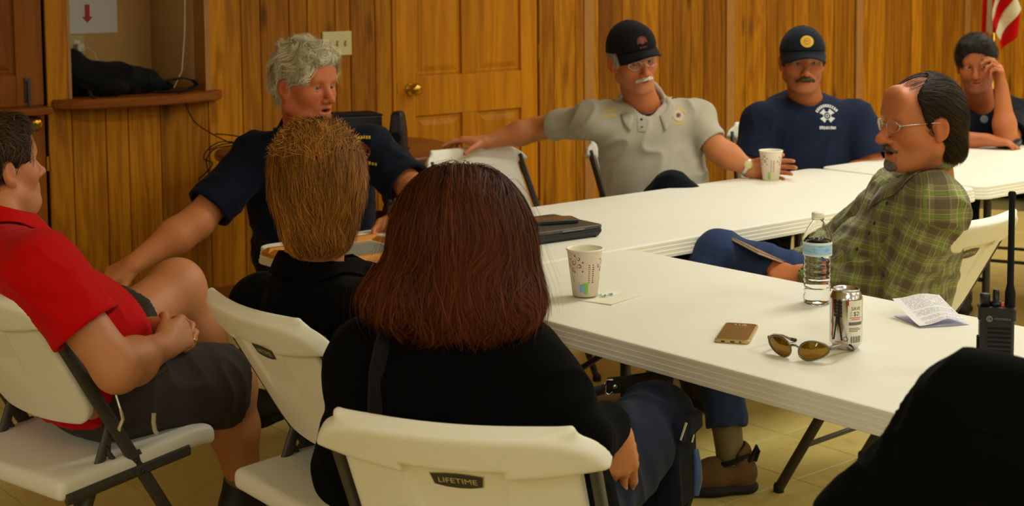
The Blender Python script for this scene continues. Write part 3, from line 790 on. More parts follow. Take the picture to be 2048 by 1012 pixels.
cup2, _ = paper_cup('paper cup held by the man in the grey polo on the far table', on_table(.955, 5.385), R(-150))
nk = thing('paper_napkin', 'folded white paper napkin with green leaf print under the near cup', 'napkin', on_table(.215, 3.425) - ZV * .0004, R(-38))
MB().box((0, 0, .0012), (.064, .064, .0006)).build('lower_fold', M['paper'], nk)
nv = []; nf = []
for i in range(9):
    for j in range(9):
        x, y = (i / 8 - .5) * .126, (j / 8 - .5) * .126; nv.append((x, y, .0022 + .0025 * max(0, i / 8 - .55) + .0012 * math.sin(i * 1.3) * (j / 8)))
for i in range(8):
    for j in range(8): nf.append((i * 9 + j, (i + 1) * 9 + j, (i + 1) * 9 + j + 1, i * 9 + j + 1))
MB().add(nv, nf, True).build('upper_fold', M['cup_white'], nk)
lf = MB(); rr = random.Random(5)
for k in range(26):
    a = R(rr.uniform(150, 395)); d = rr.uniform(.03, .058); cx, cy = -.046 + d * math.cos(a) * 1.0, .012 + d * math.sin(a) * .55
    if abs(cx) > .058 or abs(cy) > .058: continue
    b = rr.uniform(0, 6.3); l, w_ = rr.uniform(.006, .012), .003
    lf.add([(cx + math.cos(b) * l, cy + math.sin(b) * l, .0050), (cx - math.sin(b) * w_, cy + math.cos(b) * w_, .0050), (cx - math.cos(b) * l, cy - math.sin(b) * l, .0050), (cx + math.sin(b) * w_, cy - math.cos(b) * w_, .0050)], [(0, 1, 2, 3)])
lf.build('leaf_print', M['print_leaf'], nk)['kind'] = 'stuff'
cup1.location.z += .0062
# --- water bottle
GL = NT('clear_pet'); GL.set((1, 1, 1, 1), .02, 0, .5, IOR=1.16); GL.b.inputs['Transmission Weight'].default_value = 1.0; M['pet'] = GL.m
GW = NT('water'); GW.set((.99, 1, 1, 1), .0, 0, .5, IOR=1.14); GW.b.inputs['Transmission Weight'].default_value = 1.0; M['water'] = GW.m
bt = thing('water_bottle', 'clear plastic water bottle with a blue label and white cap', 'bottle', on_table(.7024, 3.347), R(-100))
prof = [(0, .004), (.018, .002), (.026, 0), (.030, .004), (.0315, .012)]
for k in range(7):
    z = .016 + k * .0135; prof += [(.0318, z), (.0318 - .0006, z + .003), (.0292 - .0006 * math.sin(k), z + .0065), (.0306, z + .010)]
prof += [(.0322, .112), (.0330, .116), (.0330, .150), (.0325, .154), (.0295, .164), (.0235, .176), (.0165, .187), (.0128, .192), (.0124, .196), (.0145, .1965), (.0145, .198), (.0122, .1985), (.0122, .203)]
def wob_lathe(prof, n, amp):
    m = MB(); rings = []
    for (r, z) in prof: rings.append([Vector((r_ * math.cos(q), r_ * math.sin(q), z)) for q in [2 * math.pi * k / n for k in range(n)] for r_ in [r * (1 + (amp * math.sin(5 * q + z * 190) if .012 < z < .108 else 0))]])
    return m.ring(rings, caps=False)
outer = wob_lathe(prof, 40, .012); 
inner = [(max(r - .0012, 0), z + (.002 if z < .01 else 0)) for r, z in prof]
o_in = wob_lathe(inner[::-1], 40, .012)
outer.add(o_in.v, o_in.f, True); outer.build('bottle_shell', M['pet'], bt)
wl = [(r - .0002 if r > .001 else 0, z + .0004) for r, z in inner if z < .147]; wl = wl + [(wl[-1][0] , .1475), (0, .1475)]
wob_lathe(wl, 40, .012).build('water', M['water'], bt)
MB().lathe([(0, .2125), (.0125, .2125), (.0138, .2112), (.0140, .200), (.0132, .1995), (.0128, .1996)], n=36).build('cap', M['cup_white'], bt)
LB = NT('bottle_label'); tc = LB.coord('Object'); sx = LB.n('SeparateXYZ'); LB.l(tc, sx.inputs[0])
zz = sx.outputs[2]; bl = LB.math('MULTIPLY', LB.math('GREATER_THAN', zz, .1175), LB.math('LESS_THAN', zz, .1405))
wv = LB.noise(LB.coord('Object', (60, 60, 190)), 1.0, 2)
c_ = LB.mix(bl, srgb(225, 228, 226), LB.mix(LB.math('GREATER_THAN', wv, .56), srgb(160, 200, 226), srgb(132, 180, 214)))
LB.set(c_, .35, 0, .4); LB.b.inputs['Alpha'].default_value = 1; M['bottle_label'] = LB.m
m = MB(); n = 36
m.lathe([(.0335, .1145), (.0335, .146)], n=48); m.build('label', M['bottle_label'], bt)
# --- drink can
cn = thing('drink_can', 'silver drink can with red edge and offer print beside the sunglasses', 'can', on_table(.676, 2.939), R(-104))
MB().lathe([(0, .006), (.020, .003), (.0225, 0), (.0235, 0), (.026, .004), (.0325, .014), (.0330, .017), (.0330, .103), (.0322, .107), (.0275, .1175), (.0262, .1195), (.0268, .1218), (.0272, .1228), (.0262, .1235), (.0252, .1222), (.0245, .1175), (.0238, .1165), (0, .1168)], n=48).build('can_body', M['chrome'], cn)
MB().tube([(0, .006, .1176), (.008, .003, .1182), (.0095, -.008, .1185), (0, -.015, .1186), (-.0095, -.008, .1185), (-.008, .003, .1182)], .0013, 6, loop=True).build('pull_tab', M['chrome'], cn)
def csurf(a, z, e=.0003): q = a / .033; return (.033 + e) * math.cos(q), (.033 + e) * math.sin(q), z
def cpatch(a0, a1, z0, z1, name, mat, parent, e=.0003):
    m = MB(); k = max(1, int((a1 - a0) / .004))
    for i in range(k):
        x0, x1 = a0 + (a1 - a0) * i / k, a0 + (a1 - a0) * (i + 1) / k; m.add([csurf(x0, z0, e), csurf(x1, z0, e), csurf(x1, z1, e), csurf(x0, z1, e)], [(0, 1, 2, 3)])
    return m.build(name, mat, parent)
pn = cpatch(.004, .040, .0155, .1035, 'white_panel', M['cup_white'], cn)
cpatch(-.031, -.0285, .020, .104, 'red_stripe', M['print_red'], cn)
cpatch(.0028, .0062, .094, .104, 'red_mark', M['print_red'], cn, .0006)
def ctext(body, size, a, z, mat, e=.0006):
    V, F = text_mesh(body, size); return MB().add([csurf(a + v.x, z + v.y, e) for v in V], F).build('lettering', mat, pn)
ctext('SAVE', .0098, .0215, .0872, M['ink']); ctext('UP', .0042, .0105, .0790, M['print_grey']); ctext('TO', .0042, .0105, .0740, M['print_grey']); ctext('$2!', .0120, .0235, .0765, M['ink'])
for z, a0, a1, mt in ((.0690, .008, .036, 'print_orange'), (.0655, .012, .033, 'print_orange'), (.0475, .007, .030, 'print_grey'), (.0445, .007, .034, 'print_grey'), (.0415, .007, .026, 'print_grey')):
    for j in range(7):
        x0 = a0 + (a1 - a0) * j / 7; cpatch(x0, x0 + (a1 - a0) / 9, z - .0009, z + .0009, 'small_print', M[mt], pn, .0006)
cpatch(.006, .038, .0535, .0600, 'grey_band', M['print_grey'], pn, .0006)
for j in range(13): cpatch(.0105 + j * .0018, .0105 + j * .0018 + (.0006 + .0006 * ((j * 7) % 3 == 0)), .0175, .0310, 'bar', M['ink'], pn, .0006)
# dark tower print on the silver side
tw = MB()
for i in range(12):
    z0, z1 = .022 + i * .0068, .0285 + i * .0068; f0 = lambda z: .0095 * (1 - (z - .022) / .085) ** 1.6 + .0016; f1 = lambda z: -.0165
    if i < 7:
        for sgn in (-1, 1): tw.add([csurf(f1(z0) + sgn * f0(z0), z0), csurf(f1(z0) + sgn * (f0(z0) - .0035 if i < 5 else 0), z0), csurf(f1(z1) + sgn * (f0(z1) - .0035 if i < 4 else 0), z1), csurf(f1(z1) + sgn * f0(z1), z1)], [(0, 1, 2, 3)])
    else:
        for j in range(5): tw.add([csurf(-.026 + j * .0040, z0), csurf(-.0232 + j * .0040, z0), csurf(-.0232 + j * .0040, z1 - .001), csurf(-.026 + j * .0040, z1 - .001)], [(0, 1, 2, 3)])
tw.build('tower_print', M['ink'], cn)['kind'] = 'stuff'
for j in range(5): cpatch(-.022 + j * .003, -.0202 + j * .003, .017, .0195, 'small_print', M['print_orange'], cn)
m = MB(); m.tube([csurf(.0002 + .0045 * math.cos(q), .0255 + .0045 * math.sin(q), .0006) for q in [2 * math.pi * k / 14 for k in range(14)]], .0005, 5, loop=True); m.build('round_mark', M['ink'], cn)
# --- phones
def phone(label, loc, rz, hx, hy, th, mats, back=True):
    t = thing('mobile_phone', label, 'phone', loc, rz)
    slab(hx, hy, .011, 0, th, .0022, 6).build('case', mats[0], t)
    slab(hx - .004, hy - .004, .009, th - .0004, th + .0006, .0003, 6).build('back_plate' if back else 'screen', mats[1], t)
    return t
M['gold_shell'] = plain('gold_shell', srgb(196, 168, 106), .3, .35, nscale=30, namp=.05)
M['gold_back'] = plain('gold_back', srgb(150, 112, 44), .22, .55, nscale=30, namp=.06)
ph = phone('gold mobile phone lying face down by the sunglasses', on_table(.4712, 3.05), R(8), .0365, .076, .0085, (M['gold_shell'], M['gold_back']))
ph.rotation_euler = (0, 0, R(-17))
slab(.013, .006, .004, .0088, .0100, .0004).build('camera_bump', M['gold_shell'], ph).location = (0, .054, 0)
for x in (-.005, .003): MB().lathe([(0, .0103), (.0036, .0103), (.004, .0098)], (x, .054, 0), 14).build('lens', M['screen_glass'], ph)
for x, wv in ((-.018, .004), (.002, .0045), (.018, .002)): MB().box((x, -.0761, .0042), (wv, .0005, .0013)).build('port', M['ink'], ph)
# --- sunglasses
M['amber_lens'] = plain('amber_lens', srgb(150, 112, 20), .06, .55, spec=.8, nscale=10, namp=.04)
M['grey_frame'] = plain('grey_frame', srgb(128, 118, 102), .32, .6, nscale=60, namp=.06)
M['mirror_lens'] = plain('mirror_lens', srgb(70, 72, 76), .08, .6, nscale=10, namp=.05)
def sunglasses(label, loc, rz, frame, lens, tilt=0):
    t = thing('sunglasses', label, 'sunglasses', loc, rz, 'sunglasses on the tables')
    B = lambda x: .020 * (abs(x) / .07) ** 1.8                                                    # wrap
    for sx in (-1, 1):
        O = [((.036 + .030 * math.cos(q) * (1.0 if math.cos(q) > 0 else .92)) * sx, .0215 + .0185 * math.sin(q) * (1 - .18 * math.cos(q)) + .004 * math.cos(q)) for q in [2 * math.pi * k / 24 for k in range(24)]]
        P3 = [Vector((x, -B(x) + .002, z)) for x, z in O]
        MB().tube(P3, .0021, 8, loop=True).build('rim', frame, t)
        c = Vector((.036 * sx, -B(.036) + .0045, .0215)); m = MB(); ins = [c + (p - c) * .55 + Vector((0, .0012, 0)) for p in P3]
        m.ring([P3, ins], caps=False); m.add(ins + [c + Vector((0, .0022, 0))], [(k, (k + 1) % 24, 24) for k in range(24)], True); m.build('lens', lens, t)
        MB().tube([(.066 * sx, -B(.066), .027), (.0715 * sx, -.026, .029), (.073 * sx, -.05, .028), (.072 * sx, -.085, .020), (.068 * sx, -.112, .008), (.064 * sx, -.128, .003)], [.0032, .0036, .003, .0026, .0028, .003], 8, up=(1, 0, 0)).build('temple', frame, t)
        MB().tube([(.068 * sx, -.112, .008), (.064 * sx, -.128, .003)], [.0034, .0036], 8).build('temple_tip', M['black_plastic'], t)
    MB().tube([(-.010, .002, .026), (-.004, .0045, .029), (.004, .0045, .029), (.010, .002, .026)], .0024, 8).build('bridge', frame, t)
    return t
sunglasses('grey wrap sunglasses with amber lenses beside the silver can', on_table(.556, 2.852), R(142), M['grey_frame'], M['amber_lens'])
sunglasses('dark mirrored sunglasses on the far right table by an elbow', on_table(2.155, 6.30), R(180 + 18), M['black_plastic'], M['mirror_lens'])
# --- folded printed sheet
PT = NT('printed_sheet'); tc = PT.coord('Object'); sp = PT.n('SeparateXYZ'); PT.l(tc, sp.inputs[0])
ln = PT.math('SINE', PT.math('MULTIPLY', sp.outputs[1], 1500.)); wd = PT.noise(PT.coord('Object', (420, 90, 1)), 1.0, 2, .7)
ink = PT.math('MULTIPLY', PT.math('GREATER_THAN', ln, -.1), PT.math('GREATER_THAN', wd, .47))
para = PT.math('GREATER_THAN', PT.noise(PT.coord('Object', (1, 62, 1)), 1.0, 0), .40); ink = PT.math('MULTIPLY', ink, para)
mg = PT.math('MULTIPLY', PT.math('GREATER_THAN', sp.outputs[0], -.040), PT.math('LESS_THAN', sp.outputs[0], .056)); ink = PT.math('MULTIPLY', ink, mg)
PT.set(PT.mix(ink, srgb(238, 235, 238), srgb(168, 164, 164)), .85, 0, .15); M['printed_sheet'] = PT.m
fp = thing('folded_paper', 'folded sheet of printed text curling up at the table back edge', 'paper', on_table(.912, 3.168), R(14))
nv = []; nf = []; K = 14
for s_, lift in ((0, 1.0), (1, 0.0)):
    b = len(nv)
    for i in range(K + 1):
        for j in range(K + 1):
            x, y = (i / K - .5) * .116, (j / K - .5) * .12
            z = .0012 + (.004 + lift * (.034 * (j / K) ** 1.3 + .012 * math.exp(-((i / K - .62) / .3) ** 2) * (1 - (j / K) * .4)) if s_ == 0 else .0)
            nv.append((x + (.004 if s_ else 0), y, z))
    for i in range(K):
        for j in range(K): nf.append((b + i * (K + 1) + j, b + (i + 1) * (K + 1) + j, b + (i + 1) * (K + 1) + j + 1, b + i * (K + 1) + j + 1))
h_ = len(nv) // 2
MB().add(nv[:h_], nf[:K * K], True).build('upper_leaf', M['printed_sheet'], fp)
M['paper_blue'] = plain('paper_blue', srgb(216, 212, 240), .85, spec=.1)
MB().add(nv[h_:], [tuple(i - h_ for i in f) for f in nf[K * K:]], True).build('lower_leaf', M['paper_blue'], fp)
# --- radios
def radio(label, loc, rz, big=True):
    t = thing('two_way_radio', label, 'radio', loc, rz, 'two way radios')
    hw, hd, hh = .031, .021, .137
    slab(hw, hd, .008, 0, hh, .003, 4).build('body', M['black_plastic'], t)
    slab(hw + .003, hd + .001, .008, hh - .022, hh + .004, .003, 4).build('top_housing', M['black_plastic'], t)
    for k in range(9): MB().box((.004, -hd - .0004, .035 + k * .0085), (.021, .0012, .0017), bev=.0006).build('grille_rib', M['black_matte'], t)
    MB().box((-hw - .0015, -.004, .062), (.0022, .009, .022), bev=.0015).build('talk_button', M['black_matte'], t)
    MB().lathe([(0, hh + .027), (.0085, hh + .027), (.0095, hh + .024), (.0095, hh + .002), (0, hh + .002)], (-.021, -.002, 0), 14).build('channel_knob', M['black_plastic'], t)
    MB().lathe([(0, hh + .034), (.005, hh + .034), (.006, hh + .030), (.006, hh + .012), (.0105, hh + .011), (.0105, hh + .003), (0, hh + .003)], (-.001, .004, 0), 14).build('volume_knob', M['black_plastic'], t)
    MB().lathe([(0, hh + .010), (.0045, hh + .010), (.0045, hh + .003)], (.010, .002, 0), 10).build('orange_button', M['print_orange'], t)
    MB().lathe([(.0095, hh + .002), (.0095, hh + .03), (.0062, hh + .045), (.0056, hh + .205), (.0072, hh + .208), (.0072, hh + .216), (.005, hh + .219), (0, hh + .2195)] if big else [(.0095, hh + .002), (.0095, hh + .02), (.007, hh + .024), (0, hh + .024)], (.024, .005, 0), 14).build('antenna', M['black_matte'], t)
    if big:
        lg = MB().tube([(-.014 + .0048 * math.cos(q), -hd - .0016, .121 + .0048 * math.sin(q)) for q in [2 * math.pi * k / 18 for k in range(18)]], .0012, 6, loop=True)
        lg.lathe([(0, 0), (.0048, 0), (.0048, .0006)], (-.014, -hd - .0012, .121), 18, M=Matrix.Rotation(R(90), 4, 'X'))
        lg.build('round_emblem', M['print_grey'], t)
        em = MB()
        for sx in (-1, 1): em.add([(-.014 + sx * .0006, -hd - .0026, .1185), (-.014 + sx * .0020, -hd - .0026, .1235), (-.014 + sx * .0036, -hd - .0026, .1185), (-.014 + sx * .0022, -hd - .0026, .1208)], [(0, 1, 2, 3)])
        em.build('emblem_mark', M['black_matte'], t)
        V, F = text_mesh('MOTOROLA', .0062); MB().add([(.0095 + v.x * .85, -hd - .0025, .1212 + v.y) for v in V], F).build('lettering', M['print_grey'], t)
    return t
radio('black two way radio with tall antenna standing at the right of the near table', on_table(.899, 2.69), R(-14))
radio('black two way radio on the far table in front of the grey haired man', on_table(-.352, 4.34), R(10), False).scale = (.72, .72, .60)
# --- laptop with phone on top
lp = thing('laptop', 'closed black laptop on the far table beside the auburn hair', 'laptop', on_table(.055, 4.235), R(TA - 4))
MB().loft(rrect(.170, .120, .012, 4), [(.016, .003), (.010, .003), (0, .016), (0, .024), (.002, .0255)]).build('base', M['black_plastic'], lp)
MB().loft(rrect(.170, .120, .012, 4), [(.002, .0265), (0, .0285), (0, .035), (.003, .0375)]).build('lid', plain('laptop_lid', srgb(66, 62, 54), .4, spec=.5, nscale=90, namp=.08), lp)
MB().box((.06, -.1203, .031), (.04, .001, .002)).build('latch', M['print_grey'], lp)
for x in (-.15, .15):
    for y in (-.1, .1): MB().lathe([(0, 0), (.008, 0), (.008, .004)], (x, y, 0), 10).build('rubber_foot', M['black_matte'], lp)
p2 = phone('black mobile phone lying on top of the closed laptop', on_table(.118, 4.262) + ZV * .0385, R(-72), .036, .070, .012, (M['black_plastic'], plain('brown_screen', srgb(96, 72, 50), .12, spec=.6, nscale=10)), False)
# --- wooden plaque frame with document
pq = thing('picture_frame', 'wooden framed certificate lying on the left end of the far table', 'frame', on_table(-.455, 3.985), R(TA - 2))
hx, hy = .185, .150
for a, b, c, d in ((-hx, hx, -hy, -hy + .04), (-hx, hx, hy - .04, hy), (-hx, -hx + .04, -hy + .04, hy - .04), (hx - .04, hx, -hy + .04, hy - .04)):
    MB().loft(lambda i, a=a, b=b, c=c, d=d: [(a + i, c + i), (b - i, c + i), (b - i, d - i), (a + i, d - i)], [(0, .0), (0, .010), (.008, .018), (.012, .022), (.014, .022)]).build('moulding', M['frame_wood'], pq)
MB().box((0, 0, .007), (hx - .035, hy - .035, .003)).build('mat_board', M['cream'], pq)
MB().box((0, 0, .011), (hx - .056, hy - .056, .0008)).build('certificate', plain('certificate', srgb(150, 150, 138), .25, spec=.5, nscale=300, namp=.12), pq)
ps = thing('loose_paper', 'white sheet and green slip on the far table by the radio', 'paper', on_table(-.39, 4.20), R(20))
MB().box((0, 0, .0006), (.06, .08, .0005)).build('sheet', M['paper'], ps); MB().box((.02, .02, .0016), (.025, .04, .0004)).build('slip', M['print_green'], ps)
# ================================================================== BACK OF THE ROOM
rt = thing('round_table', 'round brown wooden table against the wall behind the grey haired man', 'table', (-.74, 6.13, 0), R(20))
MB().lathe([(0, .745), (.46, .745), (.50, .757), (.505, .767), (.50, .780), (.485, .785), (0, .785)], n=56).build('tabletop', M['round_wood'], rt)
MB().lathe([(.40, .675), (.415, .675), (.415, .745)], n=48).build('apron', M['round_wood'], rt)
MB().lathe([(0, .08), (.10, .08), (.09, .12), (.045, .18), (.06, .35), (.045, .55), (.09, .74), (0, .745)], n=20).build('pedestal', M['round_wood'], rt)
for k in range(4): MB().tube([(.03 * math.cos(k * 1.571), .03 * math.sin(k * 1.571), .16), (.2 * math.cos(k * 1.571), .2 * math.sin(k * 1.571), .10), (.33 * math.cos(k * 1.571), .33 * math.sin(k * 1.571), .03)], [.03, .026, .024], 8).build('foot', M['round_wood'], rt)
sk = thing('desktop_speaker', 'small black speaker standing on the round table', 'speaker', (-.470, 6.02, .7895), R(-12))
MB().loft(rrect(.033, .045, .02, 5), [(.004, 0), (0, .004), (.002, .08), (.010, .142), (.016, .155), (.022, .158)]).build('cabinet', M['black_plastic'], sk)
MB().lathe([(0, .004), (.014, .002), (.024, 0)], (0, -.0445, .05), 20, M=Matrix.Rotation(R(90), 4, 'X')).build('driver', M['black_matte'], sk)
MB().box((0, 0, -.0), (.036, .05, .004), bev=.002).build('stand', M['black_plastic'], sk)
sb = thing('black_box', 'low black box on the round table behind the grey haired man', 'box', (-.69, 6.12, .7855), R(22))
MB().box((0, 0, .072), (.125, .09, .068), bev=.006).build('housing', M['black_plastic'], sb); MB().box((0, 0, .141), (.127, .092, .004), bev=.003).build('lid', M['black_matte'], sb)
for x in (-.08, .08): MB().lathe([(0, 0), (.008, 0), (.008, .006)], (x, -.06, 0), 8).build('foot', M['black_matte'], sb)
def cable(name, label, pts, r=.0028):
    P_ = [Vector(p) for p in pts]; o = []
    for i in range(len(P_) - 1):
        a, b, c, d = P_[max(i - 1, 0)], P_[i], P_[i + 1], P_[min(i + 2, len(P_) - 1)]
        for k in range(8):
            t = k / 8; o.append(.5 * ((2 * b) + (c - a) * t + (2 * a - 5 * b + 4 * c - d) * t * t + (3 * b - a - 3 * c + d) * t ** 3))
    o.append(P_[-1]); return tag(MB().tube(o, r, 6).build(name, M['black_matte']), label, 'cable')
cable('black_cable', 'black cable running from the counter down to the round table', [(-1.5036, 6.4200, 1.0386), (-1.4600, 6.3600, 1.0121), (-1.4349, 6.3800, 0.9797), (-1.3852, 6.3600, 0.8805), (-1.2938, 6.3000, 0.8292), (-1.2104, 6.2000, 0.8073), (-1.1390, 6.1000, 0.8032), (-1.0972, 6.1000, 0.7987)])
cable('black_cable', 'looping black cable hanging off the left edge of the round table', [(-1.1480, 6.1500, 0.8081), (-1.2423, 6.2000, 0.8054), (-1.3067, 6.2500, 0.7658), (-1.3122, 6.2000, 0.7333), (-1.2662, 6.1500, 0.7221), (-1.3051, 6.2000, 0.6753), (-1.3357, 6.2000, 0.6477), (-1.3191, 6.2000, 0.6282), (-1.2886, 6.1800, 0.6629), (-1.2911, 6.1500, 0.7351), (-1.2439, 6.1000, 0.7873), (-1.1599, 6.1000, 0.8034)])
cable('black_cable', 'black cable lying along the left rim of the round table', [(-1.2830, 6.3000, 0.8292), (-1.1991, 6.2000, 0.8349), (-1.1371, 6.1500, 0.8271), (-1.1596, 6.1000, 0.8160), (-1.2126, 6.0500, 0.8096), (-1.2442, 6.0000, 0.7950)])
# --- wooden chair of the grey haired man
wchr = thing('wooden_chair', 'dark wooden chair with turned posts under the grey haired man', 'chair', (-.66, 4.86, 0), R(172))
for sx in (-1, 1):
    MB().lathe([(0, 0), (.015, 0), (.02, .2), (.016, .24), (.022, .28), (.022, .44), (.018, .47), (.022, .52), (.018, .70), (.012, .715), (.019, .73), (.02, .745), (.012, .76), (0, .763)], (sx * .20, -.2, 0), 12).build('back_post', M['dark_wood'], wchr)
    MB().lathe([(0, 0), (.014, 0), (.02, .2), (.015, .24), (.022, .28), (.022, .44), (0, .44)], (sx * .19, .19, 0), 12).build('front_leg', M['dark_wood'], wchr)
    MB().tube([(sx * .20, -.2, .2), (sx * .19, .19, .2)], .01, 8).build('stretcher', M['dark_wood'], wchr)
MB().tube([(-.19, .19, .25), (.19, .19, .25)], .01, 8).build('stretcher', M['dark_wood'], wchr)
slab(.225, .22, .04, .435, .465, .008, 4).build('seat', M['dark_wood'], wchr)
for z in (.55, .66): MB().box((0, -.2, z), (.19, .009, .032), bev=.006).build('back_slat', M['dark_wood'], wchr)
# --- flag
FG = thing('striped_flag', 'red and white striped flag hanging on a pole in front of the far wall', 'flag')
FG.location = (3.3738, 10.2200, 1.0953)[:2] + (0,)
MB().lathe([(0, 0), (.13, 0), (.13, .015), (.03, .05), (.0125, .06), (.0125, 2.38), (0, 2.39)], (.0, .06, 0), 14).build('pole', M['brass'], FG)
FR = [(3.4721, 10.0600, 1.0867), (3.4687, 10.0400, 1.2479), (3.4260, 10.0300, 1.3336), (3.3740, 10.0200, 1.3818)]; FL_ = [(3.3483, 10.0200, 0.9526), (3.3466, 10.0400, 1.0303), (3.3145, 10.0600, 1.0846), (3.2921, 10.0800, 1.1595)]
for k in range(10):
    a_, b_ = Vector(FR[-1]), Vector(FL_[-1]); FR.append(tuple(a_ + Vector((-.030, .006, .062)))); FL_.append(tuple(b_ + Vector((.004 - .002 * k, .003, .085))))
fr_, fw_ = cloth('flag_red', srgb(190, 8, 10), .7), cloth('flag_white', srgb(226, 216, 180), .7)
FO = Vector(FG.location)
def flag_pt(i, b):
    k = min(int(i), 12); t = i - k; A0 = Vector(FR[k]).lerp(Vector(FR[k + 1]), t); A1 = Vector(FL_[k]).lerp(Vector(FL_[k + 1]), t)
    return A0.lerp(A1, b) + Vector((.006 * math.sin(b * 7 + i), -.035 * math.sin(b * 5.5 + i * .55) - .012 * math.sin(i * 1.6 + b * 3), 0)) - FO
def stripe(f, name, mat):
    m = MB(); V = [f(a / 4, b / 16) for a in range(5) for b in range(17)]; m.add(V, [(a * 17 + b, (a + 1) * 17 + b, (a + 1) * 17 + b + 1, a * 17 + b + 1) for a in range(4) for b in range(16)], True)
    o = m.build(name, mat, FG); sm = o.modifiers.new('thick', 'SOLIDIFY'); sm.thickness = .0012
for k in range(13): stripe(lambda a, b, k=k: flag_pt(k + a, b), 'stripe', fr_ if k % 2 == 0 else fw_)
for k, (xa, xb) in enumerate(((.0, .036), (.036, .07), (.07, .10))):          # the fold turned back behind
    o0 = Vector((3.2544, 10.1400, 1.0855)) - FO
    stripe(lambda a, b, xa=xa, xb=xb: o0 + Vector((xa + (xb - xa) * a + .02 * b, .02 * math.sin((xa + (xb - xa) * a) * 60) + .02, 1.05 * b - .02 * a)), 'stripe', fr_ if k != 1 else fw_)
# --- black backpack on the counter
bp = thing('backpack', 'slumped black backpack with a strap loop on the serving counter', 'backpack')
bpm = cloth('backpack_cloth', srgb(20, 20, 22), .75, 700, .3)
c0 = room(OP0 + .17, WN + .10, ZC); bp.location = c0
f = Fld(c0 + Vector((-.34, -.34, -.01)), c0 + Vector((.36, .34, .32)), .006)
def RW(s, n, z): return room(OP0 + s, WN + n, ZC + z)
f.put(ell(RW(.10, .12, .075), (.13, .10, .085)), .03); f.put(ell(RW(.04, .10, .145), (.06, .08, .065)), .05); f.put(ell(RW(.22, .08, .07), (.14, .09, .075)), .04)
f.put(ell(RW(.34, .06, .055), (.10, .07, .055)), .04); f.put(ell(RW(.42, .05, .03), (.07, .05, .03)), .03); f.put(ell(RW(.16, -.0, .035), (.09, .05, .035)), .03)
f.cut(c0 + Vector((0, 0, .002)), (0, 0, -1))
V, F = f.mesh(1); V = folds(V, F, .010, 16, seed=3); V[:, 2] = np.maximum(V[:, 2], ZC + .001)
fobj('bag_body', (V, F), bpm, bp)
def band(pts, wd, th, up):
    m = MB(); P_ = [Vector(p) for p in pts]; rings = []
    for i, p in enumerate(P_):
        t = (P_[min(i + 1, len(P_) - 1)] - P_[max(i - 1, 0)]).normalized(); a = Vector(up); a = (a - t * a.dot(t)).normalized(); b = t.cross(a)
        rings.append([p + a * wd + b * th, p - a * wd + b * th, p - a * wd - b * th, p + a * wd - b * th])
    return m.ring(rings)
def rel(o, pts): return [Vector(p) - Vector(o.location) for p in pts]
band(rel(bp, [RW(.40, .02, .03), RW(.44, -.01, .055), RW(.50, -.03, .065), RW(.555, -.03, .05), RW(.57, -.03, .028), RW(.53, -.03, .010), RW(.46, -.02, .006), RW(.40, -.0, .008)]), .022, .003, N).build('shoulder_strap', M['black_strap'], bp)
band(rel(bp, [RW(.07, -.02, .03), RW(.06, -.06, .012), RW(.07, -.08, .0), RW(.075, -.088, -.03)]), .008, .002, U).build('loose_strap', M['black_strap'], bp)
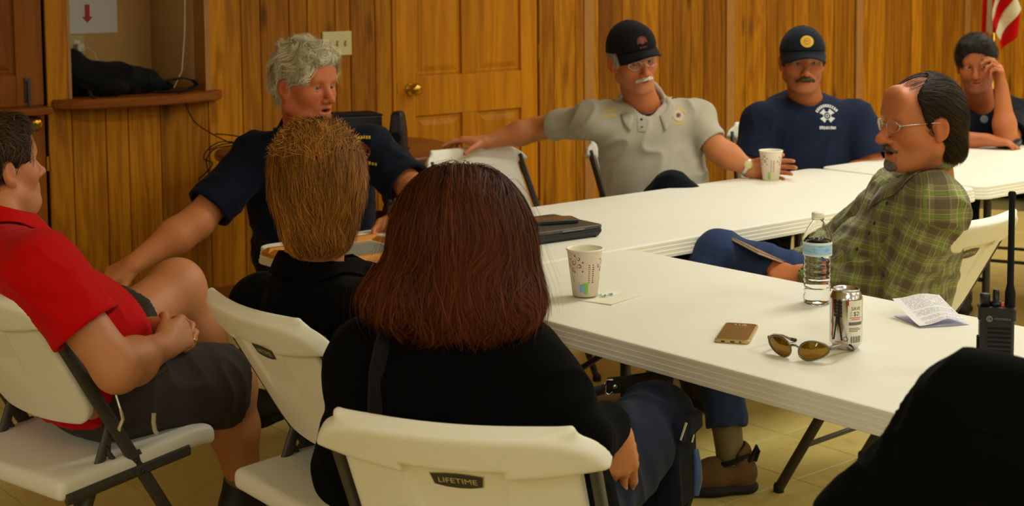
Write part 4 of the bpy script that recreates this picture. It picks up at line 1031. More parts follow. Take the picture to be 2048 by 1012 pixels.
# ================================================================== PEOPLE
from mathutils.bvhtree import BVHTree
def nz(v): v = A(v); return v / np.linalg.norm(v)
def rot(v, ax, a):
    v, ax = A(v), nz(ax); return v * math.cos(a) + np.cross(ax, v) * math.sin(a) + ax * (ax @ v) * (1 - math.cos(a))
def lin(r, g, b): return np.array(srgb(r, g, b)[:3])
M['skin'] = attr_mat('skin', .5, .35, .12, 260, sss=.06)
M['eye'] = attr_mat('eye', .12, .5)
M['hair'] = attr_mat('hair', .55, .16)
M['lens_clear'] = NT('lens_clear').set((1, 1, 1, 1), .02, 0, .5, IOR=1.12).m
M['lens_clear'].node_tree.nodes['Principled BSDF'].inputs['Transmission Weight'].default_value = 1
UPZ = A((0, 0, 1))
class Head:
    """skull, face, ears and neck in a head frame: x right, y forward, z up"""
    def __init__(s, c, fwd, up=(0, 0, 1), sc_=1.0, neck=None, tone=(172, 110, 67), jaw=1.0, fat=0.0, nose=1.0, mouth=0.0, female=0, ruddy=.5, stubble=0.0, beard_col=(90, 70, 58), h=.0026, lidopen=1.0, face=True):
        s.R = frame3(fwd, up); s.c = A(c); s.s = sc_
        f = s.f = Fld((-.115, -.135, -.27), (.115, .145, .135), h)
        f.put(ell((0, -.014, .034), (.0765, .100, .086)), .01)
        f.put(ell((0, .020, -.02), (.064 + .004 * fat, .068, .088)), .03)
        jw = .052 * jaw + .006 * fat
        for x in (-1, 1):
            f.put(cap((x * jw, -.008, -.062), (x * .020 * jaw, .066, -.098), .021 + .006 * fat, .017), .03)
            f.put(ell((x * .041, .052, -.024), (.026 + .006 * fat, .026, .024 + .008 * fat)), .025)
        f.put(ell((0, .070, -.097), (.022 * jaw, .018, .017)), .022)
        f.put(ell((0, .030, -.100), (.040 + .012 * fat, .045, .020 + .010 * fat)), .03)
        if fat > .4: f.put(ell((0, .02, -.118), (.045, .05, .022 + .012 * fat)), .03)
        if face:
            f.put(cap((-.036, .074, .024), (.036, .074, .024), .0125 if not female else .009), .022)
            f.put(ell((0, .066, .06), (.052, .022, .042)), .03)
            for x in (-1, 1): f.put(ell((x * .0325, .099, .004), (.019, .019, .0145)), .014, 's')
            for x in (-1, 1): f.put(cap((x * .032, .0690, .003), (x * .032, .0692, .003), .0152), .006)
            f.put(cap((0, .083, .016), (0, .104 + .004 * nose, -.030), .0075, .0115 * nose), .012)
            f.put(ell((0, .108 + .005 * nose, -.034), (.0115 * nose, .011 * nose, .0098 * nose)), .010)
            for x in (-1, 1):
                f.put(ell((x * .0135 * nose, .097, -.038), (.0085 * nose, .011, .0078)), .007)
                f.put(ell((x * .0065, .106, -.0455), (.0032, .005, .004)), .004, 's')
            f.put(ell((0, .076, -.064), (.030, .018, .022)), .018)
            zo = -.066
            f.put(cap((-.020, .084, zo + .004), (0, .0925, zo + .0065), .0048), .007); f.put(cap((.020, .084, zo + .004), (0, .0925, zo + .0065), .0048), .007)
            f.put(cap((-.017, .084, zo - .006 - mouth), (.017, .084, zo - .006 - mouth), .0055, .0055), .007); f.put(ell((0, .0885, zo - .007 - mouth), (.014, .006, .0062)), .006)
            f.put(ell((0, .094, zo - mouth * .5), (.021, .016, .0022 + mouth * .62)), .003, 's')
            for x in (-1, 1): f.put(rbox((x * .032, .0875, .0035), (.0125, .012, .0040 * lidopen), .003), .0035, 's')
        for x in (-1, 1):
            Q = np.stack([nz((1, .30 * x * x, 0)), nz((-.30, 1, .0)), A((0, 0, 1))], 1) if x > 0 else np.stack([nz((1, -.30, 0)), nz((.30, 1, 0)), A((0, 0, 1))], 1)
            f.put(ell((x * .081, -.018, -.006), (.0085, .0195, .032), Q), .008)
            f.put(ell((x * .089, -.014, -.002), (.006, .0105, .019), Q), .006, 's')
            f.put(ell((x * .078, -.008, -.010), (.006, .006, .008)), .005)
            f.put(ell((x * .080, -.010, -.033), (.007, .009, .010)), .006)
        nb = s.inv(neck) if neck is not None else A((0, -.045, -.20))
        rn = .051 if female else .058 + .006 * fat
        f.put(cap((0, -.022, -.05), nb, rn, rn + .008), .025)
        f.put(cap(nb + A((-.03, 0, -.05)), nb + A((.03, 0, -.05)), .045), .04)
        V, F = f.mesh(1); s.nb = nb
        base = lin(*tone); C = np.tile(base, (len(V), 1))
        def blend(w_, colr): C[:] = C * (1 - w_[:, None]) + np.asarray(colr)[None] * w_[:, None]
        g = lambda c, r: np.exp(-(((V - A(c)) / A(r)) ** 2).sum(1))
        red = base * A((1.04, .72, .62))
        for x in (-1, 1): blend(ruddy * .8 * g((x * .042, .07, -.03), (.024, .03, .02)), red); blend(ruddy * g((x * .085, -.015, -.01), (.02, .03, .04)), red)
        blend(ruddy * g((0, .112, -.034), (.016, .02, .016)), red)
        if face:
            lipm = np.maximum(g((0, .092, -.0605), (.021, .014, .0042)), g((0, .092, -.0735 - mouth), (.019, .014, .0055)))
            blend(np.clip(lipm * 1.2, 0, 1) * (.75 if female else .6), base * A((.86, .52, .48)))
            if mouth > 0: blend(np.clip(1.6 * g((0, .080, -.066 - mouth * .5), (.018, .010, .003 + mouth * .5)), 0, 1), lin(50, 20, 16))
            for x in (-1, 1): blend(.35 * g((x * .032, .078, -.008), (.02, .02, .007)), base * A((.75, .62, .6)))
        if stubble:
            m = (1 / (1 + np.exp((V[:, 2] + .050 + .25 * np.maximum(0, -(V[:, 1] - .03))) * 250))) * (V[:, 1] > -.02) * (1 / (1 + np.exp(-(V[:, 2] + .125) * 300)))
            m = m * (1 - np.clip(1.4 * g((0, .095, -.067), (.017, .03, .010)), 0, 1)); blend(m * stubble, lin(*beard_col))
        s.V, s.F, s.C = V, F, C; s.base = base
    def w(s, P): return (np.asarray(P) * s.s) @ s.R.T + s.c
    def inv(s, P): return ((A(P) - s.c) @ s.R) / s.s
    def eyes(s, root, gaze=(0, 1, 0), iris=(70, 60, 44)):
        for x in (-1, 1):
            n1, n2 = 14, 20; V = []; g = nz(gaze)
            for i in range(n1 + 1):
                for j in range(n2):
                    a, b = math.pi * i / n1, 2 * math.pi * j / n2; V.append((math.sin(a) * math.cos(b), math.cos(a), math.sin(a) * math.sin(b)))
            V = np.array(V); F = [(i * n2 + j, i * n2 + (j + 1) % n2, (i + 1) * n2 + (j + 1) % n2, (i + 1) * n2 + j) for i in range(n1) for j in range(n2)]
            # turn the pole to the gaze
            Q = frame3(g, (0, 0, 1)); V = V @ Q.T; d = V @ g
            C = np.tile(lin(172, 160, 144), (len(V), 1)); C[d > .86] = lin(*iris); C[d > .975] = lin(12, 10, 9)
            fobj('eye', (s.w(V * .0122 + A((x * .032, .0712, .0035))), np.array(F)), M['eye'], root, C)
    def brows(s, root, colr, thick=.0036, raise_=0):
        for x in (-1, 1):
            f = Fld((-.07, .04, .0), (.07, .115, .06), .002)
            f.put(cap((x * .014, .0900, .0215), (x * .034, .0845, .0275 + raise_), thick, thick), .003); f.put(cap((x * .034, .0845, .0275 + raise_), (x * .050, .070, .0205), thick, thick * .6), .003)
            V, F = f.mesh(1)
            fobj('eyebrow', (s.w(V), F), M['hair'], root, np.tile(lin(*colr), (len(V), 1)) * (1 + .25 * vnoise(V, 500)[:, None]))
    def hair_shell(s, adds, subs=(), h=.004, lo=(-.2, -.2, -.26), hi=(.2, .2, .2), kk=.02):
        f = Fld(lo, hi, h)
        for p in adds: f.put(p[0], p[1])
        for p in subs: f.put(p[0], p[1], 's')
        f.subs = [p[0][2] for p in subs]
        return f
    def hair(s, root, f, colr, n=3000, flow=None, seg=7, length=.05, lift=.004, width=.0011, seed=1, wave=0.0, zmin=None, shade=.35, rootsel=None, tipcol=None, shell=True, name='hair', tipout=0.0, noise_dir=.25, freq=30, parts='strands', shellcol=.6, zend=None, keep=.006, wdep=None):
        rng = np.random.default_rng(seed); V, F = f.mesh(1); base = lin(*colr)
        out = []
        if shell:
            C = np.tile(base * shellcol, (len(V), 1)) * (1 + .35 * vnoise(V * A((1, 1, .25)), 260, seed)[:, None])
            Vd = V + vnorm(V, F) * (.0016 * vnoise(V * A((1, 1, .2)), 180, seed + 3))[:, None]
            o = fobj(name, (s.w(Vd), F), M['hair'], root, np.clip(C, 0, 1)); par = o
        else: par = None
        cand = V if rootsel is None else V[rootsel(V)]
        if n == 0 or len(cand) == 0: return par
        P = cand[rng.integers(0, len(cand), n)] + rng.normal(0, .0015, (n, 3))
        lock = vnoise(P * A((1, 1, .35)), 55, seed + 31); L = length * rng.uniform(.6, 1.25, n); k1 = rng.normal(0, 1, (n, 3)); off = rng.uniform(.0, 1, n)
        if zend is not None: L = np.clip(np.minimum(L, (P[:, 2] - zend + .012 * lock) * 1.2 * rng.uniform(.85, 1.1, n)), .012, None)
        pts = [P]; bad = np.zeros(n, bool)
        for i in range(seg):
            d = flow(P) + noise_dir * k1
            if wave: d = d + wave * (np.clip((wdep - P[:, 2]) * 8, .25, 1.4)[:, None] if wdep is not None else 1) * np.stack([vnoise(P * A((1, 1, 1)), freq, seed + 11), vnoise(P, freq, seed + 12), vnoise(P, freq, seed + 13)], 1)
            g = f.grad(P); d = d - g * (d * g).sum(1, keepdims=True)
            d /= np.linalg.norm(d, axis=1, keepdims=True) + 1e-9
            P = P + d * (L / seg)[:, None]
            t = (i + 1) / seg; g = f.grad(P); dist = f.at(P)
            tgt = lift * (.15 + off) + tipout * t ** 2 * (.3 + off)
            P = P + g * (tgt - dist)[:, None]
            pts.append(P)
            for sf in getattr(f, 'subs', []): bad |= sf(P[:, 0], P[:, 1], P[:, 2]) < -keep
        pts = [q[~bad] for q in pts]; n = len(pts[0]); lock = lock[~bad]; off = off[~bad]
        T = np.stack(pts, 1)                                   # n, seg+1, 3
        tn = np.gradient(T, axis=1); tn /= np.linalg.norm(tn, axis=2, keepdims=True) + 1e-9
        gg = f.grad(T.reshape(-1, 3)).reshape(T.shape); side = np.cross(tn, gg); side /= np.linalg.norm(side, axis=2, keepdims=True) + 1e-9
        side = side + gg * rng.uniform(-.7, .7, (n, 1, 1)); side /= np.linalg.norm(side, axis=2, keepdims=True)
        tt = np.linspace(0, 1, seg + 1)[None, :, None]; wd = width * (1 - .75 * tt ** 2) * rng.uniform(.6, 1.3, (n, 1, 1))
        VV = np.stack([T - side * wd * .5, T + side * wd * .5], 2).reshape(-1, 3)
        b = (np.arange(n) * (seg + 1) * 2)[:, None] + (np.arange(seg) * 2)[None]
        FF = np.stack([b, b + 1, b + 3, b + 2], 2).reshape(-1, 4)
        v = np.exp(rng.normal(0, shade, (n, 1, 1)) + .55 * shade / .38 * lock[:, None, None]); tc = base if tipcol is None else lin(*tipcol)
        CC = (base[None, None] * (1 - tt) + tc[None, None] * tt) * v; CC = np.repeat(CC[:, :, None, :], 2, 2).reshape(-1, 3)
        o = fobj(parts, (s.w(VV), FF), M['hair'], par if par is not None else root, np.clip(CC, 0, 1)); o['kind'] = 'stuff'
        return par if par is not None else o
    def lump(s, root, name, prims, colr, h=.002, strands=0, flow=(0, .2, -1), length=.012, seed=2, width=.0008, rough=.0012):
        los = np.min([p[0][0] for p in prims], 0) - .012; his = np.max([p[0][1] for p in prims], 0) + .012
        f = Fld(los, his, h)
        for p, k in prims: f.put(p, k)
        V, F = f.mesh(1); V2 = V + vnorm(V, F) * (rough * vnoise(V * A((1, 1, .5)), 420, seed))[:, None]
        o = fobj(name, (s.w(V2), F), M['hair'], root, np.clip(np.tile(lin(*colr), (len(V), 1)) * (1 + .3 * vnoise(V, 500, seed)[:, None]), 0, 1))
        if strands:
            fl = (lambda P: np.tile(A(flow), (len(P), 1))) if not callable(flow) else flow
            st = s.hair(o, f, colr, strands, fl, 4, length, .001, width, seed, shell=False, shade=.25, tipout=.001)
            st.parent = o
        return o
    def glasses(s, root, frame, lens, y=.096, wd=.0235, hg=.0165, z=.002, drop=0, rim=.0011, full=True):
        g = thing_part('glasses', root)
        for x in (-1, 1):
            O = [s.w((x * .0325 + wd * math.cos(q) * (1 - .12 * (math.sin(q) < 0) * abs(math.sin(q))), y - .012 * ((x * .0325 + wd * math.cos(q)) / .056) ** 2, z + hg * math.sin(q))) for q in [2 * math.pi * k / 28 for k in range(28)]]
            m = MB().tube(O, rim, 6, loop=True); c = sum(O) / len(O)
            pobj(m, 'rim', frame, root, g)
            l = MB(); l.add([Vector(p) for p in O] + [Vector(c + s.R[:, 1] * .0016)], [(k, (k + 1) % 28, 28) for k in range(28)], True); pobj(l, 'lens', lens, root, g)
            pobj(MB().tube([s.w((x * .055, y - .012, z + .004)), s.w((x * .066, y - .022, z + .006)), s.w((x * .078, .02, z + .008)), s.w((x * .083, -.015, z + .008)), s.w((x * .082, -.032, z - .006))], .0012, 6), 'temple', frame, root, g)
        pobj(MB().tube([s.w((-.0095, y - .001, z + .003)), s.w((0, y + .004, z + .007)), s.w((.0095, y - .001, z + .003))], .0012, 6), 'bridge', frame, root, g)
        return g
def thing_part(name, root):
    o = bpy.data.objects.new(name, None); col.objects.link(o); o.empty_display_size = .02; o.parent = root; return o
def pobj(mb, name, mat, root, parent=None, smooth=None):
    """mesh given in world coordinates, filed under root (or a part of root)"""
    Mi = root.matrix_basis.inverted(); mb.v = [tuple(Mi @ Vector(v)) for v in mb.v]
    return mb.build(name, mat, parent or root, smooth)
FING = [((.028, .086), (.041, .025, .019), .0096), ((.008, .091), (.045, .029, .020), .0099), ((-.0125, .086), (.041, .027, .019), .0094), ((-.031, .077), (.032, .020, .017), .0082)]
def hand_prims(wr, d, pn, right, curl=(.5, .5, .5, .5), spread=.06, thumb=(.7, .5), size=1.0, bend=(1, 1, 1)):
    wr, d = A(wr), nz(d); pn = nz(A(pn) - d * (A(pn) @ d)); t = np.cross(d, pn) * (1 if right else -1); z = size; o = []
    o.append((cap(wr - d * .002, wr + d * .02, .0262 * z, .026 * z, pn, .72), .02))
    for i, ((ot, od), ls, r) in enumerate(FING):
        k = wr + d * od * z + t * ot * z
        o.append((cap(wr + d * .012 * z + t * ot * .55 * z, k, .0165 * z, .0122 * z), .014))
    o.append((ell(wr + d * .045 * z + t * .004 * z + pn * .004, (.036 * z, .040 * z, .0165 * z), np.stack([t, d, pn], 1)), .012))
    o.append((ell(wr + d * .035 * z + t * .026 * z + pn * .010 * z, (.017 * z, .028 * z, .016 * z), np.stack([t, d, pn], 1)), .010))
    for i, ((ot, od), ls, r) in enumerate(FING):
        p = wr + d * od * z + t * ot * z; dr = nz(d + t * spread * (1.5 - i)); ax = nz(np.cross(dr, pn)); c = curl[i]
        for j, (l, ang) in enumerate(zip(ls, (.95, 1.15, .75))):
            dr = rot(dr, ax, c * ang * bend[j]); q = p + dr * l * z; r0, r1 = r * z * (1 - .10 * j), r * z * (1 - .10 * (j + 1))
            o.append((cap(p, q, r0, r1), .003 if j else .006)); p = q
    b = wr + d * .022 * z + t * .024 * z + pn * .008 * z
    dr = nz(d * math.cos(thumb[0]) + t * math.sin(thumb[0]) + pn * .25); p = b
    bendax = nz(np.cross(dr, d * .6 + pn * .8))
    for l, r0, r1, a in ((.044, .0145, .0118, 0), (.032, .0112, .0100, thumb[1] * .6), (.026, .0100, .0082, thumb[1])):
        dr = rot(dr, bendax, a); q = p + dr * l * z; o.append((cap(p, q, r0 * z, r1 * z), .007 if l > .04 else .003)); p = q
    return o
def arm_mesh(el, wr, hand, tone, sh=None, r=(.047, .046, .028), h=.0032, frm=.35, ruddy=.3):
    el, wr = A(el), A(wr); pr = []
    fl = nz(wr - el); mid = el + (wr - el) * .32
    if sh is not None: st = el + (A(sh) - el) * frm; pr.append((cap(st, el, r[0] * 1.02, r[0] * .93), .02))
    pr += [(cap(el, mid, r[0] * .9, r[1]), .03), (cap(mid, wr, r[1], r[2]), .03)] + hand
    lo = np.min([p[0][0] for p in pr], 0) - .012; hi = np.max([p[0][1] for p in pr], 0) + .012
    f = Fld(lo, hi, h)
    for p, k in pr: f.put(p, k)
    V, F = f.mesh(1); base = lin(*tone); C = np.tile(base, (len(V), 1))
    k = np.exp(-np.abs(np.linalg.norm(V - wr, axis=1) - .105) / .03) * ruddy
    C = C * (1 - k[:, None]) + base * A((1.02, .78, .70)) * k[:, None]; return V, F, C
class Body:
    """joints J (world) -> torso, limbs, clothes"""
    def __init__(s, J, f, wide=1.0, belly=0.0, deep=1.0):
        s.J = {k: A(v) for k, v in J.items()}; J = s.J; s.f = nz(f); s.r = nz(np.cross(s.f, UPZ)); w_, dp = wide, deep
        pel, nek = J['pel'], J['nek']; che = J.get('che', pel + (nek - pel) * .57); s.che = che; ab = pel + (che - pel) * .5
        sR, sL = J['shR'], J['shL']; mid = (sR + sL) / 2
        s.torso = [(cap(pel - s.r * .075, pel + s.r * .075, .105 * w_, None, s.f, .95), .05), (cap(pel + UPZ * .02, ab, .155 * w_, .148 * w_, s.f, .70 * dp), .06),
                   (cap(ab, che, .148 * w_, .160 * w_, s.f, .66 * dp), .06), (cap(che, mid - UPZ * .085, .160 * w_, .125 * w_, s.f, .66 * dp), .06)]
        if belly: s.torso.append((ell(ab + s.f * (.055 + .05 * belly) + UPZ * .01, (.135 + .03 * belly, .09 + .035 * belly, .12), np.stack([s.r, s.f, UPZ], 1)), .07))
        s.sho = [(cap(mid + (sR - mid) * .25 - UPZ * .03, sR, .066, .058), .05), (cap(mid + (sL - mid) * .25 - UPZ * .03, sL, .066, .058), .05), (cap(nek - UPZ * .055, sR + UPZ * .004, .050, .042), .05), (cap(nek - UPZ * .055, sL + UPZ * .004, .050, .042), .05)]
        s.arm = {}
        for q in 'RL':
            sh, el, wr = J['sh' + q], J['el' + q], J['wr' + q]
            s.arm[q] = [(cap(sh, sh + (el - sh) * .35, .060, .053), .03), (cap(sh + (el - sh) * .2, el, .054, .045), .03), (cap(el, el + (wr - el) * .3, .045, .044), .03), (cap(el + (wr - el) * .3, wr, .044, .029), .03)]
        s.leg = {}
        for q in 'RL':
            hp = J.get('hp' + q, pel + s.r * (.085 if q == 'R' else -.085) - UPZ * .01); kn, an = J['kn' + q], J['an' + q]
            s.leg[q] = [(cap(hp, kn, .086, .060), .05), (cap(kn, kn + (an - kn) * .33, .057, .056), .03), (cap(kn + (an - kn) * .33, an, .056, .038), .03)]
        s.hp = {q: J.get('hp' + q, pel + s.r * (.085 if q == 'R' else -.085) - UPZ * .01) for q in 'RL'}
    def bounds(s, prims, m=.05): return np.min([p[0][0] for p in prims], 0) - m, np.max([p[0][1] for p in prims], 0) + m
    def core(s, tone, e=-.012):
        pr = s.torso + s.sho + s.arm['R'] + s.arm['L'] + s.leg['R'] + s.leg['L']; f = Fld(*s.bounds(pr), .014)
        for p, k in pr: f.put(p, k, e=e)
        V, F = f.mesh(1); return V, F, np.tile(lin(*tone), (len(V), 1))
    def top(s, infl=.012, sleeve=(.62, .62), longs=False, hem=-.06, seed=1, fold=.006, h=.0065, flare=.012, neck_r=.062, neck_f=.02, neck_z=.0, vneck=0.0, cuffr=.042, fs=13, armr=1.0, extra=()):
        J = s.J; pr = [(p, k, infl) for p, k in s.torso] + [(p, k, infl * .8) for p, k in s.sho] + [(p, k, infl) for p, k in extra]; hol = []; segs = []
        for q, fr in zip('RL', sleeve):
            sh, el, wr = J['sh' + q], J['el' + q], J['wr' + q]
            if longs:
                pr += [(cap(sh, sh + (el - sh) * .3, .062 * armr, .063 * armr), .05, 0), (cap(sh + (el - sh) * .3, el, .063 * armr, .056 * armr), .014, 0), (cap(el, el + (wr - el) * .9, .056 * armr, cuffr), .012, 0)]; end = el + (wr - el) * .9; d = nz(wr - el)
                hol.append((cone(end - d * .03, end + d * .06, cuffr - .012, cuffr - .012), end, d))
            else:
                end = sh + (el - sh) * fr; d = nz(el - sh)
                pr += [(cap(sh, sh + (el - sh) * fr * .3, .068 * armr, .067 * armr), .035, 0), (cone(sh, end, .066 * armr, (.060 + flare) * armr), .02, 0)]
                hol.append((cone(end - d * .04, end + d * .04, (.060 + flare) * armr - .014, (.060 + flare) * armr - .014), end, d))
            segs.append((sh, el, wr))
        lo, hi = s.bounds([(p, 0) for p, k, e in pr], .04); f = Fld(lo, hi, h)
        for p, k, e in pr[:len(s.torso) + len(s.sho) + len(extra)]: f.put(p, k, e=e)
        f.cut(J['pel'] + UPZ * hem, (0, 0, -1))
        for p, k, e in pr[len(s.torso) + len(s.sho) + len(extra):]: f.put(p, k, e=e)
        for p, end, d in hol: f.put(p, .003, 's')
        n0 = J['nek'] + s.f * neck_f + UPZ * neck_z
        f.put(cap(n0 - UPZ * .015, n0 + UPZ * .12, neck_r, neck_r + .02), .012, 's')
        if vneck: f.put(cap(n0 + s.f * .045 - UPZ * vneck, n0 + s.f * .05 + UPZ * .05, .018, .05), .012, 's')
        s.ftop = f; V, F = f.mesh(1)
        lat = np.abs((V - s.che) @ s.r); mk = np.clip((np.linalg.norm(V - n0, axis=1) - .07) / .06, .15, 1)
        for p, end, d in hol: mk = np.minimum(mk, np.clip(np.abs((V - end) @ d) / .05, .12, 1) * (np.linalg.norm(V - end, axis=1) < .13) + (np.linalg.norm(V - end, axis=1) >= .13))
        V2 = folds(V, F, fold, fs, s.r * .6 + UPZ * .8, 1.8, seed, mk)
        # cloth coordinates for woven patterns
        pl = np.stack([np.arctan2((V - s.che) @ s.r, (V - s.che) @ s.f + .02) * .165, (V - s.che) @ UPZ, (V - s.che) @ s.f], 1)
        for sh, el, wr in segs:
            for a, b, o in ((sh, el, 0.0), (el, wr, np.linalg.norm(el - sh))):
                L = np.linalg.norm(b - a); u = (b - a) / L; t = (V - a) @ u; rad = np.linalg.norm(V - a - np.outer(t, u), axis=1)
                m = (t > .03 if o == 0 else t > 0) & (t < L + .05) & (rad < .085)
                e1 = nz(np.cross(u, s.f)); e2 = np.cross(u, e1); q = V - a; ang = np.arctan2(q @ e2, q @ e1)
                pl[m] = np.stack([ang * .065, -(t + o), np.zeros_like(t)], 1)[m]
        s.pl = pl; f.bvh = BVHTree.FromPolygons(V2.tolist(), F.tolist()); return V2, F
    def bottoms(s, infl=.010, cut=(1.0, 1.0), seed=3, fold=.006, h=.007, waist=.04, shorts=False, hemr=None, shin=.93):
        J = s.J; pr = [(s.torso[0][0], .05, infl), (s.torso[1][0], .05, infl)]; hol = []; post = []
        for q, c in zip('RL', cut):
            hp, kn, an = s.hp[q], J['kn' + q], J['an' + q]
            if shorts:
                e = hp + (kn - hp) * c; d = nz(kn - hp); hr = hemr or .10
                post.append((cone(hp, e, .098, hr), .03)); hol.append(cone(e - d * .04, e + d * .05, hr - .013, hr - .013))
            else:
                e = kn + (an - kn) * shin; d = nz(an - kn)
                post += [(cap(hp, kn, .098, .072), .05), (cap(kn, kn + (an - kn) * .3, .070, .068), .03), (cone(kn + d * .05, e, .068, .060), .02)]; hol.append(cone(e - d * .04, e + d * .05, .045, .045))
        allp = [(p[0], 0) for p in pr] + [(p[0], 0) for p in post]; f = Fld(*s.bounds(allp, .03), h)
        for p, k, e in pr: f.put(p, k, e=e)
        f.cut(J['pel'] + UPZ * waist, UPZ)
        for p, k in post: f.put(p, k)
        for p in hol: f.put(p, .003, 's')
        s.fbot = f; V, F = f.mesh(1); return folds(V, F, fold, 12, s.f, 1.6, seed), F
    def shoe(s, root, q, toe, mat_u, mat_s, heel=None):
        an = s.J['an' + q]; d = A(toe) - an; d[2] = 0; d = nz(d); hz = heel if heel is not None else max(an[2] - .085, 0)
        b = A((an[0], an[1], hz)) - d * .07; Q = np.stack([np.cross(d, UPZ), d, UPZ], 1); L = .29
        f = Fld(b + d * .14 - A((.2, .2, .01)), b + d * .14 + A((.2, .2, .20)), .005)
        f.put(cap(b + d * .04 + UPZ * .055, b + d * .12 + UPZ * .06, .040, .040), .03); f.put(cap(b + d * .12 + UPZ * .055, b + d * .245 + UPZ * .040, .043, .036), .03); f.put(cap(b + d * .035 + UPZ * .06, b + d * .05 + UPZ * .115, .038, .042), .03)
        f.cut(b + UPZ * .022, -UPZ); f.put(cap(b + d * .07 + UPZ * .10, b + d * .065 + UPZ * .2, .036, .04), .004, 's')
        fobj('shoe', f.mesh(1), mat_u, root)
        g = Fld(b + d * .14 - A((.2, .2, .01)), b + d * .14 + A((.2, .2, .06)), .005)
        g.put(cap(b + d * .03 + UPZ * .016, b + d * .13 + UPZ * .016, .043, .045, UPZ, .5), .02); g.put(cap(b + d * .13 + UPZ * .016, b + d * .25 + UPZ * .016, .047, .038, UPZ, .5), .02)
        g.cut(b + UPZ * .001, -UPZ); g.cut(b + UPZ * .034, UPZ); fobj('shoe_sole', g.mesh(1), mat_s, root)
        if True:
            m = Fld(an - .12, an + .12, .006); m.put(cap(b + d * .065 + UPZ * .07, an + nz(s.J['kn' + q] - an) * .10, .040, .043), .01); V, F = m.mesh(1); fobj('sock', (folds(V, F, .002, 40, seed=5), F), M['sock'], root)
def fan(P):
    P = np.array(P, float)
    if len(P) <= 5: return P, [tuple(range(len(P)))]
    c = P.mean(0); n = len(P); V = [P] + [c + (P - c) * t for t in (.66, .33)] + [c[None]]
    F = [(r * n + i, r * n + (i + 1) % n, (r + 1) * n + (i + 1) % n, (r + 1) * n + i) for r in (0, 1) for i in range(n)] + [(2 * n + i, 2 * n + (i + 1) % n, 3 * n) for i in range(n)]
    return np.concatenate(V), F
def onto(f, V, nrm, e=.0015, it=12):
    """lay flat points on a field surface, moving along nrm"""
    V = np.array(V, float); n = nz(nrm)
    if hasattr(f, 'bvh'):
        for i in range(len(V)):
            h = f.bvh.ray_cast(Vector(V[i] + n * .25), Vector(-n), .8)
            if h[0] is not None: V[i] = A(h[0]) + n * e
        return V
    for _ in range(it): V -= np.outer(f.at(V) - e, n) * .8
    return V
def patch_mesh(shapes, centre, nrm, up, f, name, mat, root, e=.002, parent=None, sub=3):
    """flat print: list of 2D polygons laid on the cloth"""
    Q = frame3(nrm, up); m = MB()
    for s_ in shapes:
        P, Fc = fan(s_); V = A(centre) - np.outer(P[:, 0], Q[:, 0]) + np.outer(P[:, 1], Q[:, 2])
        V = onto(f, V, nrm, e); m.add([Vector(v) for v in V], Fc)
    o = pobj(m, name, mat, root, parent); o['kind'] = 'stuff'; return o
def rect(x, y, w_, h_): return [(x, y), (x + w_, y), (x + w_, y + h_), (x, y + h_)]
def word_bars(x, y, w_, h_, n, seed=0):
    r_ = random.Random(seed); o = []; c = w_ / n
    for i in range(n): o.append(rect(x + i * c, y + r_.uniform(0, h_ * .15), c * r_.uniform(.55, .8), h_ * r_.uniform(.75, 1)))
    return o
def disc(x, y, r, n=18, ry=None): return [(x + r * math.cos(2 * math.pi * k / n), y + (ry or r) * math.sin(2 * math.pi * k / n)) for k in range(n)]
def ringpoly(x, y, r0, r1, n=20): return [[(x + a * math.cos(2 * math.pi * q / n), y + a * math.sin(2 * math.pi * q / n)) for a, q in ((r0, k), (r1, k), (r1, k + 1), (r0, k + 1))] for k in range(n)]
def arc_bars(x, y, r, a0, a1, n, hgt): 
    o = []
    for k in range(n):
        b0 = R(a0 + (a1 - a0) * k / n); b1 = R(a0 + (a1 - a0) * (k + .7) / n)
        o.append([(x + q * math.cos(b), y + q * math.sin(b)) for q, b in ((r, b0), (r + hgt, b0), (r + hgt, b1), (r, b1))][::1])
    return o
def person(label, at_): return thing('person', label, 'person', (at_[0], at_[1], 0))
def finish_body(root, parts): V, F, C = pack(parts); return fobj('body', (V, F), M['skin'], root, C)
def collar(root, B, mat, r=.066, zb=.085, zf=.0, leaf=.048, tip=.030, gap=.35, nm='collar', f_off=.010, lean=.0):
    """shirt collar: stand behind the neck, leaf turned down over the cloth, two points in front"""
    n0 = B.J['nek'] + B.f * f_off; m = MB(); n = 44; K = 7; V = []; need = []
    for k in range(n + 1):
        a = gap / 2 + (2 * math.pi - gap) * k / n; d = B.f * math.cos(a) * (1.12 if math.cos(a) > 0 else 1) + B.r * math.sin(a); fr = (1 + math.cos(a)) / 2
        zt = zb + (zf - zb) * fr ** .8; tp = max(0, (math.cos(a) - .55) / .45) ** 1.5; L = leaf + tip * tp
        p0 = n0 + d * (r - .004) + UPZ * (zt - .03); p1 = n0 + d * r + UPZ * zt; out = L * (.42 + .25 * fr)
        V += [p0, p1, p1 + d * .005 + UPZ * .001]; need += [0, 0, 0]
        for j in range(1, K - 2):
            t = j / (K - 3); V.append(p1 + d * (.005 + out * t) - UPZ * (L * .9 * t ** 1.2)); need.append(.004 + .003 * t)
    V = np.array(V); need = np.array(need)
    for i in range(len(V)):
        if need[i] <= 0: continue
        for _ in range(3):
            h = B.ftop.bvh.find_nearest(Vector(V[i]))
            if h[0] is None: break
            d_ = float((Vector(V[i]) - h[0]).dot(h[1]))
            if d_ < need[i]: V[i] = A(h[0] + h[1] * need[i])
    m.add([Vector(p) for p in V], [(k * K + j, (k + 1) * K + j, (k + 1) * K + j + 1, k * K + j + 1) for k in range(n) for j in range(K - 1)], True)
    m.v = m.v; m.f = [f[:K * 0 + 4] for f in m.f]
    o = pobj(m, nm, mat, root)
    sm = o.modifiers.new('thick', 'SOLIDIFY'); sm.thickness = .0026; sm.offset = 0
    return o
